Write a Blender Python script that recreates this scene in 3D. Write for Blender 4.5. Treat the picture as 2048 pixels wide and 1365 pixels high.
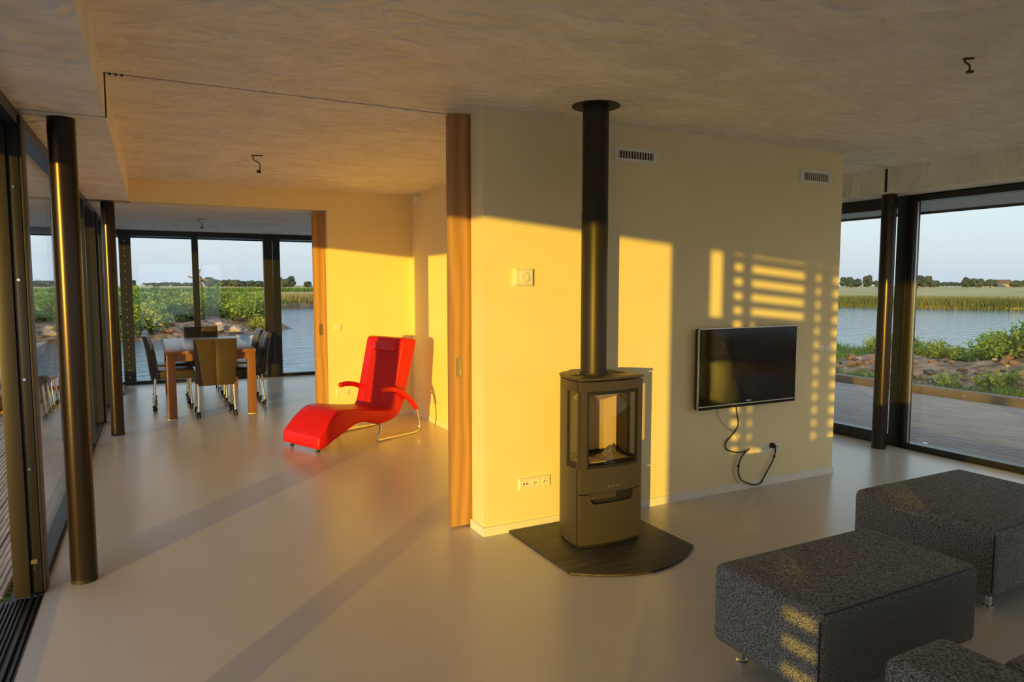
import bpy, bmesh, math, random
from mathutils import Vector, Matrix

# ------------------------------------------------------------------ scene, camera, sky, sun, exposure
for _o in list(bpy.data.objects):
    bpy.data.objects.remove(_o)
SC = bpy.context.scene
COL = SC.collection
R = math.radians

cam_d = bpy.data.cameras.new('camera')
cam_d.sensor_width = 36.0
cam_d.lens = 1385.9 / 2048 * 36.0
cam_d.clip_start = 0.05
cam_d.clip_end = 3000
cam = bpy.data.objects.new('camera', cam_d)
cam.location = (0, 0, 1.5)
cam.rotation_euler = (R(90 - 4.69), 0, R(-27.32))
COL.objects.link(cam)
SC.camera = cam

SC.view_settings.view_transform = 'Standard'
SC.view_settings.look = 'None'
SC.view_settings.gamma = 1.0
SC.view_settings.use_curve_mapping = False
SC.view_settings.exposure = 1.5
try:
    SC.cycles.max_bounces = 12
    SC.cycles.diffuse_bounces = 7
    SC.cycles.transparent_max_bounces = 24
except AttributeError:
    pass

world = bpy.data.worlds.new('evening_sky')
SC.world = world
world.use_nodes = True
_nt = world.node_tree
_nt.nodes.clear()
_out = _nt.nodes.new('ShaderNodeOutputWorld')
_bg = _nt.nodes.new('ShaderNodeBackground')
_tc = _nt.nodes.new('ShaderNodeTexCoord')
_sep = _nt.nodes.new('ShaderNodeSeparateXYZ')
_rmp = _nt.nodes.new('ShaderNodeValToRGB')
_nt.links.new(_tc.outputs['Generated'], _sep.inputs[0])
_nt.links.new(_sep.outputs['Z'], _rmp.inputs[0])
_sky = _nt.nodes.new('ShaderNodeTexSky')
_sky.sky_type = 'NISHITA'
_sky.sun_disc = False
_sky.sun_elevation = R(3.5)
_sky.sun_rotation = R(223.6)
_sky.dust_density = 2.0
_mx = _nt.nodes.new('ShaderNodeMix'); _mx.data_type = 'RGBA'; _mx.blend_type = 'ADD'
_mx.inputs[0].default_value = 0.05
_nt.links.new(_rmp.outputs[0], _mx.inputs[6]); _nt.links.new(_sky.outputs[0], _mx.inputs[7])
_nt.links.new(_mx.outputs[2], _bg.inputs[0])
_nt.links.new(_bg.outputs[0], _out.inputs[0])
_el = _rmp.color_ramp.elements
_el[0].position = 0.0; _el[0].color = (0.40, 0.455, 0.54, 1)
_el[1].position = 1.0; _el[1].color = (0.42, 0.52, 0.68, 1)
_e = _el.new(0.22); _e.color = (0.44, 0.525, 0.63, 1)
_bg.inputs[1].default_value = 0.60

SUN_AZ = math.atan2(1.05, 1.0)            # travel direction of the light in the floor plane
SUN_EL = R(3.55)
_sd = Vector((math.cos(SUN_AZ) * math.cos(SUN_EL), math.sin(SUN_AZ) * math.cos(SUN_EL), -math.sin(SUN_EL)))
sun_d = bpy.data.lights.new('evening_sun', 'SUN')
sun_d.energy = 1.88
sun_d.color = (1.0, 0.60, 0.045)
sun_d.angle = R(0.42)
sun = bpy.data.objects.new('evening_sun', sun_d)
sun.rotation_euler = _sd.to_track_quat('-Z', 'Y').to_euler()
sun.location = (-20, -20, 8)
COL.objects.link(sun)

# ------------------------------------------------------------------ helpers
def nodes_of(name):
    m = bpy.data.materials.new(name)
    m.use_nodes = True
    nt = m.node_tree
    return m, nt, nt.nodes['Principled BSDF']

def mat(name, col, rough=0.5, metal=0.0, var=0.0, scale=8.0, bump=0.0, bscale=40.0, stretch=None, col2=None, detail=4.0, spec=0.5):
    m, nt, b = nodes_of(name)
    b.inputs['Base Color'].default_value = (*col, 1)
    b.inputs['Roughness'].default_value = rough
    b.inputs['Metallic'].default_value = metal
    b.inputs['Specular IOR Level'].default_value = spec
    tc = nt.nodes.new('ShaderNodeTexCoord')
    src = tc.outputs['Object']
    if stretch:
        mp = nt.nodes.new('ShaderNodeMapping')
        mp.inputs['Scale'].default_value = stretch
        nt.links.new(src, mp.inputs[0])
        src = mp.outputs[0]
    if var or col2:
        n = nt.nodes.new('ShaderNodeTexNoise')
        n.inputs['Scale'].default_value = scale
        n.inputs['Detail'].default_value = detail
        nt.links.new(src, n.inputs['Vector'])
        r = nt.nodes.new('ShaderNodeValToRGB')
        a = tuple(c * (1 - var) for c in col)
        z = col2 if col2 else tuple(min(1, c * (1 + var)) for c in col)
        r.color_ramp.elements[0].position = 0.35
        r.color_ramp.elements[1].position = 0.65
        r.color_ramp.elements[0].color = (*a, 1)
        r.color_ramp.elements[1].color = (*z, 1)
        nt.links.new(n.outputs['Fac'], r.inputs[0])
        nt.links.new(r.outputs[0], b.inputs['Base Color'])
    if bump:
        n2 = nt.nodes.new('ShaderNodeTexNoise')
        n2.inputs['Scale'].default_value = bscale
        n2.inputs['Detail'].default_value = 5
        nt.links.new(src, n2.inputs['Vector'])
        bp = nt.nodes.new('ShaderNodeBump')
        bp.inputs['Strength'].default_value = bump
        bp.inputs['Distance'].default_value = 0.02
        nt.links.new(n2.outputs['Fac'], bp.inputs['Height'])
        nt.links.new(bp.outputs[0], b.inputs['Normal'])
    return m

def glass_mat(name, tint=(0.93, 0.96, 0.95), base=0.045, power=4.5, top=0.85):
    m = bpy.data.materials.new(name)
    m.use_nodes = True
    nt = m.node_tree
    nt.nodes.clear()
    out = nt.nodes.new('ShaderNodeOutputMaterial')
    mix = nt.nodes.new('ShaderNodeMixShader')
    tr = nt.nodes.new('ShaderNodeBsdfTransparent')
    gl = nt.nodes.new('ShaderNodeBsdfGlossy')
    tr.inputs[0].default_value = (*tint, 1)
    gl.inputs['Roughness'].default_value = 0.0
    gl.inputs['Color'].default_value = (0.95, 0.97, 1, 1)
    lw = nt.nodes.new('ShaderNodeLayerWeight')
    lw.inputs['Blend'].default_value = 0.5
    pw = nt.nodes.new('ShaderNodeMath'); pw.operation = 'POWER'; pw.inputs[1].default_value = power
    ma = nt.nodes.new('ShaderNodeMath'); ma.operation = 'MULTIPLY_ADD'
    ma.inputs[1].default_value = top; ma.inputs[2].default_value = base
    nt.links.new(lw.outputs['Facing'], pw.inputs[0])
    nt.links.new(pw.outputs[0], ma.inputs[0])
    nt.links.new(ma.outputs[0], mix.inputs[0])
    nt.links.new(tr.outputs[0], mix.inputs[1])
    nt.links.new(gl.outputs[0], mix.inputs[2])
    nt.links.new(mix.outputs[0], out.inputs[0])
    return m

class MB:
    """collects geometry for one mesh"""
    def __init__(s):
        s.v = []; s.f = []
    def add(s, vs, fs):
        o = len(s.v)
        s.v += [tuple(p) for p in vs]
        s.f += [tuple(i + o for i in f) for f in fs]
        return s
    def box(s, x0, x1, y0, y1, z0, z1):
        return s.add([(x0,y0,z0),(x1,y0,z0),(x1,y1,z0),(x0,y1,z0),(x0,y0,z1),(x1,y0,z1),(x1,y1,z1),(x0,y1,z1)],
                     [(0,3,2,1),(4,5,6,7),(0,1,5,4),(1,2,6,5),(2,3,7,6),(3,0,4,7)])
    def prism(s, poly, z0, z1):
        n = len(poly)
        return s.add([(x,y,z0) for x,y in poly] + [(x,y,z1) for x,y in poly],
                     [tuple(range(n-1,-1,-1)), tuple(range(n,2*n))] + [(i,(i+1)%n,n+(i+1)%n,n+i) for i in range(n)])
    def prism_y(s, poly, y0, y1):              # poly in (x,z), extruded along y
        n = len(poly)
        return s.add([(x,y0,z) for x,z in poly] + [(x,y1,z) for x,z in poly],
                     [tuple(range(n)), tuple(range(2*n-1,n-1,-1))] + [(i,n+i,n+(i+1)%n,(i+1)%n) for i in range(n)])
    def tube(s, pts, r, n=10, cap=True):
        pts = [Vector(p) for p in pts]
        rs = r if isinstance(r, (list, tuple)) else [r]*len(pts)
        t0 = (pts[1]-pts[0]).normalized()
        u = t0.cross(Vector((0,0,1)))
        if u.length < 1e-3: u = t0.cross(Vector((0,1,0)))
        u.normalize()
        vs = []; fs = []
        for i, p in enumerate(pts):
            t = (pts[min(i+1,len(pts)-1)] - pts[max(i-1,0)]).normalized()
            u = (u - t*u.dot(t)).normalized()
            w = t.cross(u)
            for k in range(n):
                a = 2*math.pi*k/n
                vs.append(p + (u*math.cos(a) + w*math.sin(a))*rs[i])
        for i in range(len(pts)-1):
            for k in range(n):
                fs.append((i*n+k, i*n+(k+1)%n, (i+1)*n+(k+1)%n, (i+1)*n+k))
        if cap:
            fs.append(tuple(range(n-1,-1,-1)))
            fs.append(tuple(range((len(pts)-1)*n, len(pts)*n)))
        return s.add(vs, fs)
    def lathe(s, prof, c=(0,0,0), n=32, axis='z'):   # prof: (r, h)
        vs = []; fs = []
        for r_, h_ in prof:
            for k in range(n):
                a = 2*math.pi*k/n
                x, y = r_*math.cos(a), r_*math.sin(a)
                if axis == 'z': p = (c[0]+x, c[1]+y, c[2]+h_)
                elif axis == 'y': p = (c[0]+x, c[1]+h_, c[2]+y)
                else: p = (c[0]+h_, c[1]+x, c[2]+y)
                vs.append(p)
        m = len(prof)
        for i in range(m-1):
            for k in range(n):
                fs.append((i*n+k, i*n+(k+1)%n, (i+1)*n+(k+1)%n, (i+1)*n+k))
        fs.append(tuple(range(n-1,-1,-1))); fs.append(tuple(range((m-1)*n, m*n)))
        return s.add(vs, fs)

def wloc(o):
    v = Vector((0,0,0))
    while o is not None:
        v += o.location
        o = o.parent
    return v

def link(o, parent=None, local=False):
    COL.objects.link(o)
    if parent is not None:
        o.parent = parent
        if not local: o.location = -wloc(parent)
    return o

def build(mb, name, m, parent=None, local=False, smooth=False, bevel=0.0, seg=2, angle=35, fixn=True):
    me = bpy.data.meshes.new(name)
    me.from_pydata(mb.v, [], mb.f)
    if bevel or fixn:
        bm = bmesh.new(); bm.from_mesh(me)
        if fixn: bmesh.ops.recalc_face_normals(bm, faces=bm.faces)
        if bevel:
            es = [e for e in bm.edges if len(e.link_faces) == 2 and e.calc_face_angle(0) > R(30)]
            bmesh.ops.bevel(bm, geom=es, offset=bevel, segments=seg, profile=0.5, affect='EDGES')
        bm.to_mesh(me); bm.free()
    if isinstance(m, (list, tuple)):
        for k in m: me.materials.append(k)
    else: me.materials.append(m)
    if smooth or bevel:
        for p in me.polygons: p.use_smooth = True
        me.set_sharp_from_angle(angle=R(angle))
    o = bpy.data.objects.new(name, me)
    return link(o, parent, local)

def part(name, m, parent, x0, x1, y0, y1, z0, z1, bevel=0.0, local=False, seg=2):
    return build(MB().box(x0,x1,y0,y1,z0,z1), name, m, parent, local, bevel=bevel, seg=seg)

def tag(o, label=None, cat=None, group=None, kind=None):
    if label: o['label'] = label
    if cat: o['category'] = cat
    if group: o['group'] = group
    if kind: o['kind'] = kind
    return o

def thing(name, loc, label, cat, group=None, rz=0.0):
    o = bpy.data.objects.new(name, None)
    o.empty_display_size = 0.1
    o.location = loc; o.rotation_euler = (0,0,rz)
    COL.objects.link(o)
    return tag(o, label, cat, group)

def struct(name, loc=(0,0,0), label=None, cat=None):
    o = bpy.data.objects.new(name, None)
    o.empty_display_size = 0.1
    o.location = loc
    COL.objects.link(o)
    return tag(o, label, cat, kind='structure')

def copy_tree(o, parent=None):
    c = o.copy()
    COL.objects.link(c)
    c.parent = parent
    for ch in o.children: copy_tree(ch, c)
    return c

def catmull(pts, k=6):
    P = [Vector(p) for p in pts]
    out = []
    for i in range(len(P)-1):
        p0 = P[max(i-1,0)]; p1 = P[i]; p2 = P[i+1]; p3 = P[min(i+2,len(P)-1)]
        for j in range(k):
            t = j/k
            out.append(0.5*((2*p1) + (p2-p0)*t + (2*p0-5*p1+4*p2-p3)*t*t + (3*p1-p0-3*p2+p3)*t**3))
    out.append(P[-1])
    return out

# ------------------------------------------------------------------ materials
M = {}
M['wall'] = mat('cream_plaster_wall', (0.90, 0.775, 0.47), 0.85, var=0.02, scale=3, bump=0.05, bscale=120)
M['white'] = mat('white_paint', (0.86, 0.84, 0.78), 0.5)
M['plastic'] = mat('cream_plastic', (0.85, 0.82, 0.72), 0.35)
def ceil_mat():
    m, nt, b = nodes_of('trowelled_ceiling')
    tc = nt.nodes.new('ShaderNodeTexCoord')
    mp = nt.nodes.new('ShaderNodeMapping'); mp.inputs['Scale'].default_value = (1.5, 2.4, 1); mp.inputs['Rotation'].default_value = (0, 0, 0.35)
    nt.links.new(tc.outputs['Object'], mp.inputs[0])
    n = nt.nodes.new('ShaderNodeTexNoise'); n.inputs['Scale'].default_value = 1.5; n.inputs['Detail'].default_value = 3; n.inputs['Distortion'].default_value = 1.1
    nt.links.new(mp.outputs[0], n.inputs['Vector'])
    n2 = nt.nodes.new('ShaderNodeTexNoise'); n2.inputs['Scale'].default_value = 3.2; n2.inputs['Detail'].default_value = 1; n2.inputs['Distortion'].default_value = 2.2
    nt.links.new(mp.outputs[0], n2.inputs['Vector'])
    ad = nt.nodes.new('ShaderNodeMath'); ad.operation = 'MULTIPLY_ADD'; ad.inputs[1].default_value = 0.5
    nt.links.new(n2.outputs['Fac'], ad.inputs[0]); nt.links.new(n.outputs['Fac'], ad.inputs[2])
    r_ = nt.nodes.new('ShaderNodeValToRGB')
    r_.color_ramp.elements[0].position = 0.55; r_.color_ramp.elements[1].position = 0.95
    r_.color_ramp.elements[0].color = (0.78, 0.72, 0.63, 1); r_.color_ramp.elements[1].color = (0.94, 0.88, 0.79, 1)
    nt.links.new(ad.outputs[0], r_.inputs[0]); nt.links.new(r_.outputs[0], b.inputs['Base Color'])
    b.inputs['Roughness'].default_value = 0.62
    bp = nt.nodes.new('ShaderNodeBump'); bp.inputs['Strength'].default_value = 0.9; bp.inputs['Distance'].default_value = 0.06
    nt.links.new(ad.outputs[0], bp.inputs['Height']); nt.links.new(bp.outputs[0], b.inputs['Normal'])
    return m
M['ceil'] = ceil_mat()
M['black'] = mat('black_anodised_frame', (0.012, 0.012, 0.013), 0.35, spec=0.6)
M['bronze'] = mat('bronze_frame', (0.022, 0.018, 0.015), 0.45)
M['column'] = mat('dark_bronze_column', (0.035, 0.025, 0.020), 0.25, metal=0.6)
M['pipe'] = mat('stove_pipe_paint', (0.035, 0.027, 0.02), 0.42, metal=0.5)
M['stove'] = mat('stove_paint', (0.075, 0.060, 0.045), 0.45, metal=0.35, bump=0.02, bscale=300)
M['stove_dark'] = mat('stove_dark', (0.012, 0.010, 0.008), 0.6)
M['slate'] = mat('slate', (0.035, 0.03, 0.026), 0.5, var=0.4, scale=5, bump=0.25, bscale=14, stretch=(1,6,6))
M['glass'] = glass_mat('window_glass')
M['stoveglass'] = glass_mat('stove_glass', (0.9, 0.86, 0.8), 0.05)
M['chrome'] = mat('chrome', (0.75, 0.73, 0.70), 0.12, metal=1.0)
M['brass'] = mat('brass', (0.62, 0.50, 0.25), 0.3, metal=1.0)
M['rubber'] = mat('black_rubber', (0.012, 0.012, 0.012), 0.6)
M['red'] = mat('red_leather', (0.64, 0.008, 0.008), 0.42, spec=0.35, bump=0.06, bscale=60, var=0.06, scale=3)
M['shadedred'] = mat('shaded_red_leather', (0.56, 0.014, 0.012), 0.65, bump=0.1, bscale=60, spec=0.2)  # same red leather, darkened: shadow on the chaise back put into the colour
M['leather'] = mat('brown_leather', (0.060, 0.044, 0.026), 0.38, var=0.12, scale=7, bump=0.08, bscale=45)
M['screen'] = mat('tv_screen', (0.006, 0.005, 0.005), 0.06, spec=0.3)
M['silver'] = mat('silver_trim', (0.55, 0.55, 0.52), 0.3, metal=0.8)
M['cable'] = mat('black_cable', (0.012, 0.011, 0.010), 0.5)
M['palestrand'] = mat('pale_strand_tone', (0.55, 0.5, 0.42), 0.5)
M['vermiculite'] = mat('vermiculite', (0.72, 0.62, 0.40), 0.9, bump=0.1, bscale=80)
M['paper'] = mat('paper', (0.75, 0.70, 0.58), 0.7)
M['bag'] = mat('plastic_bag', (0.25, 0.21, 0.16), 0.15)
M['soffit'] = mat('pale_soffit_board', (0.62, 0.64, 0.64), 0.6)
M['fascia'] = mat('dark_fascia', (0.02, 0.02, 0.02), 0.5)
M['screenwood'] = mat('dark_screen_slats', (0.05, 0.045, 0.04), 0.7)

def floor_mat():
    m, nt, b = nodes_of('grey_resin_floor')
    tc = nt.nodes.new('ShaderNodeTexCoord')
    n = nt.nodes.new('ShaderNodeTexNoise'); n.inputs['Scale'].default_value = 0.8; n.inputs['Detail'].default_value = 3
    nt.links.new(tc.outputs['Object'], n.inputs['Vector'])
    r = nt.nodes.new('ShaderNodeValToRGB')
    r.color_ramp.elements[0].position = 0.3; r.color_ramp.elements[1].position = 0.72
    r.color_ramp.elements[0].color = (0.57, 0.51, 0.445, 1); r.color_ramp.elements[1].color = (0.62, 0.56, 0.49, 1)
    nt.links.new(n.outputs['Fac'], r.inputs[0])
    # pale scuffs
    mp = nt.nodes.new('ShaderNodeMapping'); mp.inputs['Scale'].default_value = (3.0, 9.0, 1); mp.inputs['Rotation'].default_value = (0,0,0.6)
    nt.links.new(tc.outputs['Object'], mp.inputs[0])
    s = nt.nodes.new('ShaderNodeTexNoise'); s.inputs['Scale'].default_value = 1.6; s.inputs['Detail'].default_value = 3; s.inputs['Distortion'].default_value = 0.8
    nt.links.new(mp.outputs[0], s.inputs['Vector'])
    sr = nt.nodes.new('ShaderNodeValToRGB'); sr.color_ramp.elements[0].position = 0.45; sr.color_ramp.elements[1].position = 1.0
    sr.color_ramp.elements[1].color = (0.22, 0.22, 0.22, 1)
    nt.links.new(s.outputs['Fac'], sr.inputs[0])
    mx = nt.nodes.new('ShaderNodeMix'); mx.data_type = 'RGBA'
    nt.links.new(sr.outputs[0], mx.inputs[0]); nt.links.new(r.outputs[0], mx.inputs[6]); mx.inputs[7].default_value = (0.70, 0.68, 0.65, 1)
    nt.links.new(mx.outputs[2], b.inputs['Base Color'])
    b.inputs['Roughness'].default_value = 0.27
    b.inputs['Specular IOR Level'].default_value = 0.55
    rr = nt.nodes.new('ShaderNodeMapRange'); rr.inputs[3].default_value = 0.25; rr.inputs[4].default_value = 0.31
    nt.links.new(n.outputs['Fac'], rr.inputs[0]); nt.links.new(rr.outputs[0], b.inputs['Roughness'])
    return m
M['floor'] = floor_mat()

def wood_mat(name, c1, c2, rough, scale=(6,6,0.6), dist=3.0, ws=2.0):
    m, nt, b = nodes_of(name)
    tc = nt.nodes.new('ShaderNodeTexCoord')
    mp = nt.nodes.new('ShaderNodeMapping'); mp.inputs['Scale'].default_value = scale
    nt.links.new(tc.outputs['Object'], mp.inputs[0])
    w = nt.nodes.new('ShaderNodeTexWave'); w.inputs['Scale'].default_value = ws; w.inputs['Distortion'].default_value = dist
    w.inputs['Detail'].default_value = 4; w.inputs['Detail Scale'].default_value = 1.5
    nt.links.new(mp.outputs[0], w.inputs['Vector'])
    r = nt.nodes.new('ShaderNodeValToRGB')
    r.color_ramp.elements[0].color = (*c1, 1); r.color_ramp.elements[1].color = (*c2, 1)
    nt.links.new(w.outputs['Fac'], r.inputs[0])
    nt.links.new(r.outputs[0], b.inputs['Base Color'])
    b.inputs['Roughness'].default_value = rough
    return m
M['door'] = wood_mat('plywood_door', (0.40, 0.20, 0.075), (0.52, 0.29, 0.12), 0.5, (3,3,0.55), 5.0, 1.6)
M['oak'] = wood_mat('table_wood', (0.23, 0.095, 0.04), (0.36, 0.17, 0.075), 0.32, (7,1.0,7), 3.0, 1.6)
M['oakleg'] = wood_mat('table_leg_wood', (0.22, 0.085, 0.035), (0.32, 0.14, 0.06), 0.35, (8,8,1.0), 3.0, 1.8)

def fabric_mat():
    m, nt, b = nodes_of('grey_woven_fabric')
    tc = nt.nodes.new('ShaderNodeTexCoord')
    mp = nt.nodes.new('ShaderNodeMapping'); mp.inputs['Scale'].default_value = (260, 130, 260)
    nt.links.new(tc.outputs['Object'], mp.inputs[0])
    n = nt.nodes.new('ShaderNodeTexNoise'); n.inputs['Scale'].default_value = 1.0; n.inputs['Detail'].default_value = 2
    nt.links.new(mp.outputs[0], n.inputs['Vector'])
    r = nt.nodes.new('ShaderNodeValToRGB')
    r.color_ramp.elements[0].position = 0.36; r.color_ramp.elements[1].position = 0.68
    r.color_ramp.elements[0].color = (0.045, 0.045, 0.045, 1); r.color_ramp.elements[1].color = (0.36, 0.35, 0.335, 1)
    nt.links.new(n.outputs['Fac'], r.inputs[0]); nt.links.new(r.outputs[0], b.inputs['Base Color'])
    bp = nt.nodes.new('ShaderNodeBump'); bp.inputs['Strength'].default_value = 0.5; bp.inputs['Distance'].default_value = 0.004
    nt.links.new(n.outputs['Fac'], bp.inputs['Height']); nt.links.new(bp.outputs[0], b.inputs['Normal'])
    b.inputs['Roughness'].default_value = 0.9
    b.inputs['Specular IOR Level'].default_value = 0.2
    return m
M['fabric'] = fabric_mat()
M['deck'] = mat('weathered_deck_board', (0.36, 0.30, 0.27), 0.75, var=0.25, scale=3, stretch=(8, 0.8, 8), bump=0.1, bscale=20)
M['kerb'] = mat('kerb_beam_wood', (0.20, 0.13, 0.085), 0.8, var=0.2, scale=4)
M['soil'] = mat('bank_soil', (0.20, 0.12, 0.08), 0.95, var=0.5, scale=5, col2=(0.46, 0.27, 0.16), bump=0.8, bscale=8)
M['field'] = mat('dry_field', (0.40, 0.33, 0.12), 1.0, var=0.3, scale=0.06, col2=(0.52, 0.42, 0.18), stretch=(1,1,1), detail=8)
M['stone1'] = mat('brown_stone', (0.30, 0.15, 0.085), 0.85, var=0.3, scale=6)
M['stone2'] = mat('dark_stone', (0.06, 0.055, 0.055), 0.8, var=0.3, scale=6)
M['stone3'] = mat('pale_stone', (0.45, 0.36, 0.28), 0.85, var=0.2, scale=6)
M['stem'] = mat('plant_stem', (0.10, 0.09, 0.03), 0.9)
M['trunk'] = mat('tree_trunk', (0.08, 0.06, 0.045), 0.95)
M['farwhite'] = mat('far_white_wall', (0.3, 0.28, 0.26), 0.9)
M['farroof'] = mat('far_tiled_roof', (0.15, 0.09, 0.07), 0.9)
M['farwood'] = mat('far_mill_boards', (0.16, 0.11, 0.08), 0.9)
M['pile'] = mat('timber_revetment', (0.30, 0.19, 0.11), 0.9, var=0.3, scale=2)

def leaf_mat(name, c, c2, sc=1.2):
    m, nt, b = nodes_of(name)
    oi = nt.nodes.new('ShaderNodeObjectInfo')
    geo = nt.nodes.new('ShaderNodeTexCoord')
    n = nt.nodes.new('ShaderNodeTexNoise'); n.inputs['Scale'].default_value = sc; n.inputs['Detail'].default_value = 3
    nt.links.new(geo.outputs['Object'], n.inputs['Vector'])
    ad = nt.nodes.new('ShaderNodeMath'); ad.operation = 'MULTIPLY_ADD'; ad.inputs[1].default_value = 0.45; 
    nt.links.new(oi.outputs['Random'], ad.inputs[0])
    nt.links.new(n.outputs['Fac'], ad.inputs[2])
    r = nt.nodes.new('ShaderNodeValToRGB')
    r.color_ramp.elements[0].position = 0.4; r.color_ramp.elements[1].position = 0.95
    r.color_ramp.elements[0].color = (*c, 1); r.color_ramp.elements[1].color = (*c2, 1)
    nt.links.new(ad.outputs[0], r.inputs[0])
    nt.links.new(r.outputs[0], b.inputs['Base Color'])
    b.inputs['Roughness'].default_value = 0.7
    b.inputs['Specular IOR Level'].default_value = 0.2
    # leaves let some light through
    tl = nt.nodes.new('ShaderNodeBsdfTranslucent')
    nt.links.new(r.outputs[0], tl.inputs[0])
    mx = nt.nodes.new('ShaderNodeMixShader'); mx.inputs[0].default_value = 0.3
    out = nt.nodes['Material Output']
    nt.links.new(b.outputs[0], mx.inputs[1]); nt.links.new(tl.outputs[0], mx.inputs[2]); nt.links.new(mx.outputs[0], out.inputs[0])
    return m
M['leaf'] = leaf_mat('green_leaves', (0.09, 0.20, 0.035), (0.30, 0.42, 0.08))
M['leafy'] = leaf_mat('yellow_green_leaves', (0.18, 0.26, 0.045), (0.42, 0.46, 0.09))
M['reed'] = leaf_mat('reed_blades', (0.16, 0.20, 0.05), (0.42, 0.34, 0.13), 0.15)
M['grass'] = leaf_mat('grass_blades', (0.07, 0.17, 0.03), (0.17, 0.28, 0.05))
M['crown'] = leaf_mat('hazed_far_crowns', (0.05, 0.075, 0.07), (0.09, 0.12, 0.09), 0.3)  # distance haze tinted into the crown colour

def water_mat():
    m, nt, b = nodes_of('lake_water')
    b.inputs['Base Color'].default_value = (0.09, 0.23, 0.34, 1)
    b.inputs['Roughness'].default_value = 0.06
    b.inputs['IOR'].default_value = 1.333
    b.inputs['Specular IOR Level'].default_value = 0.55
    tc = nt.nodes.new('ShaderNodeTexCoord')
    mp = nt.nodes.new('ShaderNodeMapping'); mp.inputs['Scale'].default_value = (1.6, 4.2, 1); mp.inputs['Rotation'].default_value = (0,0,-0.5)
    nt.links.new(tc.outputs['Object'], mp.inputs[0])
    n = nt.nodes.new('ShaderNodeTexNoise'); n.inputs['Scale'].default_value = 0.9; n.inputs['Detail'].default_value = 4
    nt.links.new(mp.outputs[0], n.inputs['Vector'])
    bp = nt.nodes.new('ShaderNodeBump'); bp.inputs['Strength'].default_value = 0.55; bp.inputs['Distance'].default_value = 0.12
    nt.links.new(n.outputs['Fac'], bp.inputs['Height']); nt.links.new(bp.outputs[0], b.inputs['Normal'])
    return m
M['water'] = water_mat()

# ------------------------------------------------------------------ dimensions (metres)
H, ZS = 2.504, 2.297
XG, XR = -0.525, 6.061            # inner faces of the two long glass sides
XS, XSR = -0.171, 5.733           # soffit edges
Y1, YT, Y3, Y4 = 3.653, 3.906, 7.652, 11.695
YB = -3.4                         # end of the living room behind the camera
X1, X2, X3 = 1.702, 4.760, 2.654

# ------------------------------------------------------------------ floor, ceiling, walls
fl = build(MB().box(XG, XR, YB, Y4, -0.12, 0), 'floor', M['floor'])
tag(fl, 'grey poured resin floor with a soft sheen', 'floor', kind='structure')

ce = struct('ceiling', (0, 0, H), 'pale trowelled plaster ceiling with lower edges along the glass', 'ceiling')
part('main_ceiling', M['ceil'], ce, XS, XSR, YB, YT-0.012, H, H+0.1)
part('main_ceiling', M['ceil'], ce, XS, XSR, YT+0.012, Y3, H, H+0.1)
part('soffit', M['ceil'], ce, XG-0.1, XS, YB, YT-0.012, ZS, H+0.1)
part('soffit', M['ceil'], ce, XG-0.1, XS, YT+0.012, Y3+0.02, ZS, H+0.1)
part('soffit', M['ceil'], ce, XSR, XR+0.1, YB, 3.955, ZS, H+0.1)
part('soffit', M['ceil'], ce, XSR, XR+0.1, 3.985, Y3+0.02, ZS, H+0.1)
part('dining_ceiling', M['ceil'], ce, XG-0.1, XR+0.1, Y3+0.25, Y4+0.1, ZS, H+0.1)
part('door_track', M['black'], ce, XS-0.01, X1+0.5, YT-0.012, YT+0.012, H+0.008, H+0.05)
part('groove_shade', M['black'], ce, XS-0.40, XS-0.010, YT-0.012, YT+0.012, ZS+0.012, H+0.05)  # black backing stands in for the shade inside the groove
part('groove_shade', M['black'], ce, X2, XSR, YT-0.012, YT+0.012, H+0.010, H+0.05)
part('groove_shade', M['fascia'], ce, XSR+0.012, XR+0.08, 3.955, 3.985, ZS+0.012, H+0.05)
for k in range(3):
    part('track_brush', M['black'], ce, XS+0.02+0.025*k, XS+0.030+0.025*k, YT+0.002, YT+0.012, H-0.005, H+0.02)
part('groove_shadow_strip', M['black'], ce, XS-0.010, XS+0.006, YT-0.012, YT+0.012, ZS, H)  # proud dark strip added to draw the groove's shadow line

tv = struct('wall_tv', (X1, Y1, 0), 'cream plaster wall carrying the television and two vents', 'wall')
part('wall_face', M['wall'], tv, X1, X2, Y1, Y1+0.175, 0, H)
part('wall_rear', M['wall'], tv, X1+0.06, X2, 3.925, 4.06, 0, H)
part('wall_core', M['wall'], tv, X1+0.9, X2, Y1+0.175, 3.925, 0, H)
cw = struct('wall_right', (X3, 4.06, 0), 'cream side wall of the room with the red chaise', 'wall')
part('wall_face', M['wall'], cw, X3, X2, 4.06, Y3, 0, H)
bw = struct('wall_back', (1.70, Y3, 0), 'cream end wall behind the red chaise with a door opening', 'wall')
part('wall_face', M['wall'], bw, 1.70, X2, Y3, Y3+0.105, 0, H)
part('wall_rear', M['wall'], bw, 1.76, X2, Y3+0.165, Y3+0.25, 0, H)
part('wall_core', M['wall'], bw, 2.60, X2, Y3+0.105, Y3+0.165, 0, H)
part('lintel', M['wall'], bw, XS, 1.70, Y3, Y3+0.11, ZS, H)
part('lintel', M['wall'], bw, XS, 1.76, Y3+0.16, Y3+0.25, ZS, H)
part('door_track', M['black'], bw, XS, 1.76, Y3+0.11, Y3+0.16, ZS+0.02, ZS+0.05)

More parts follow.
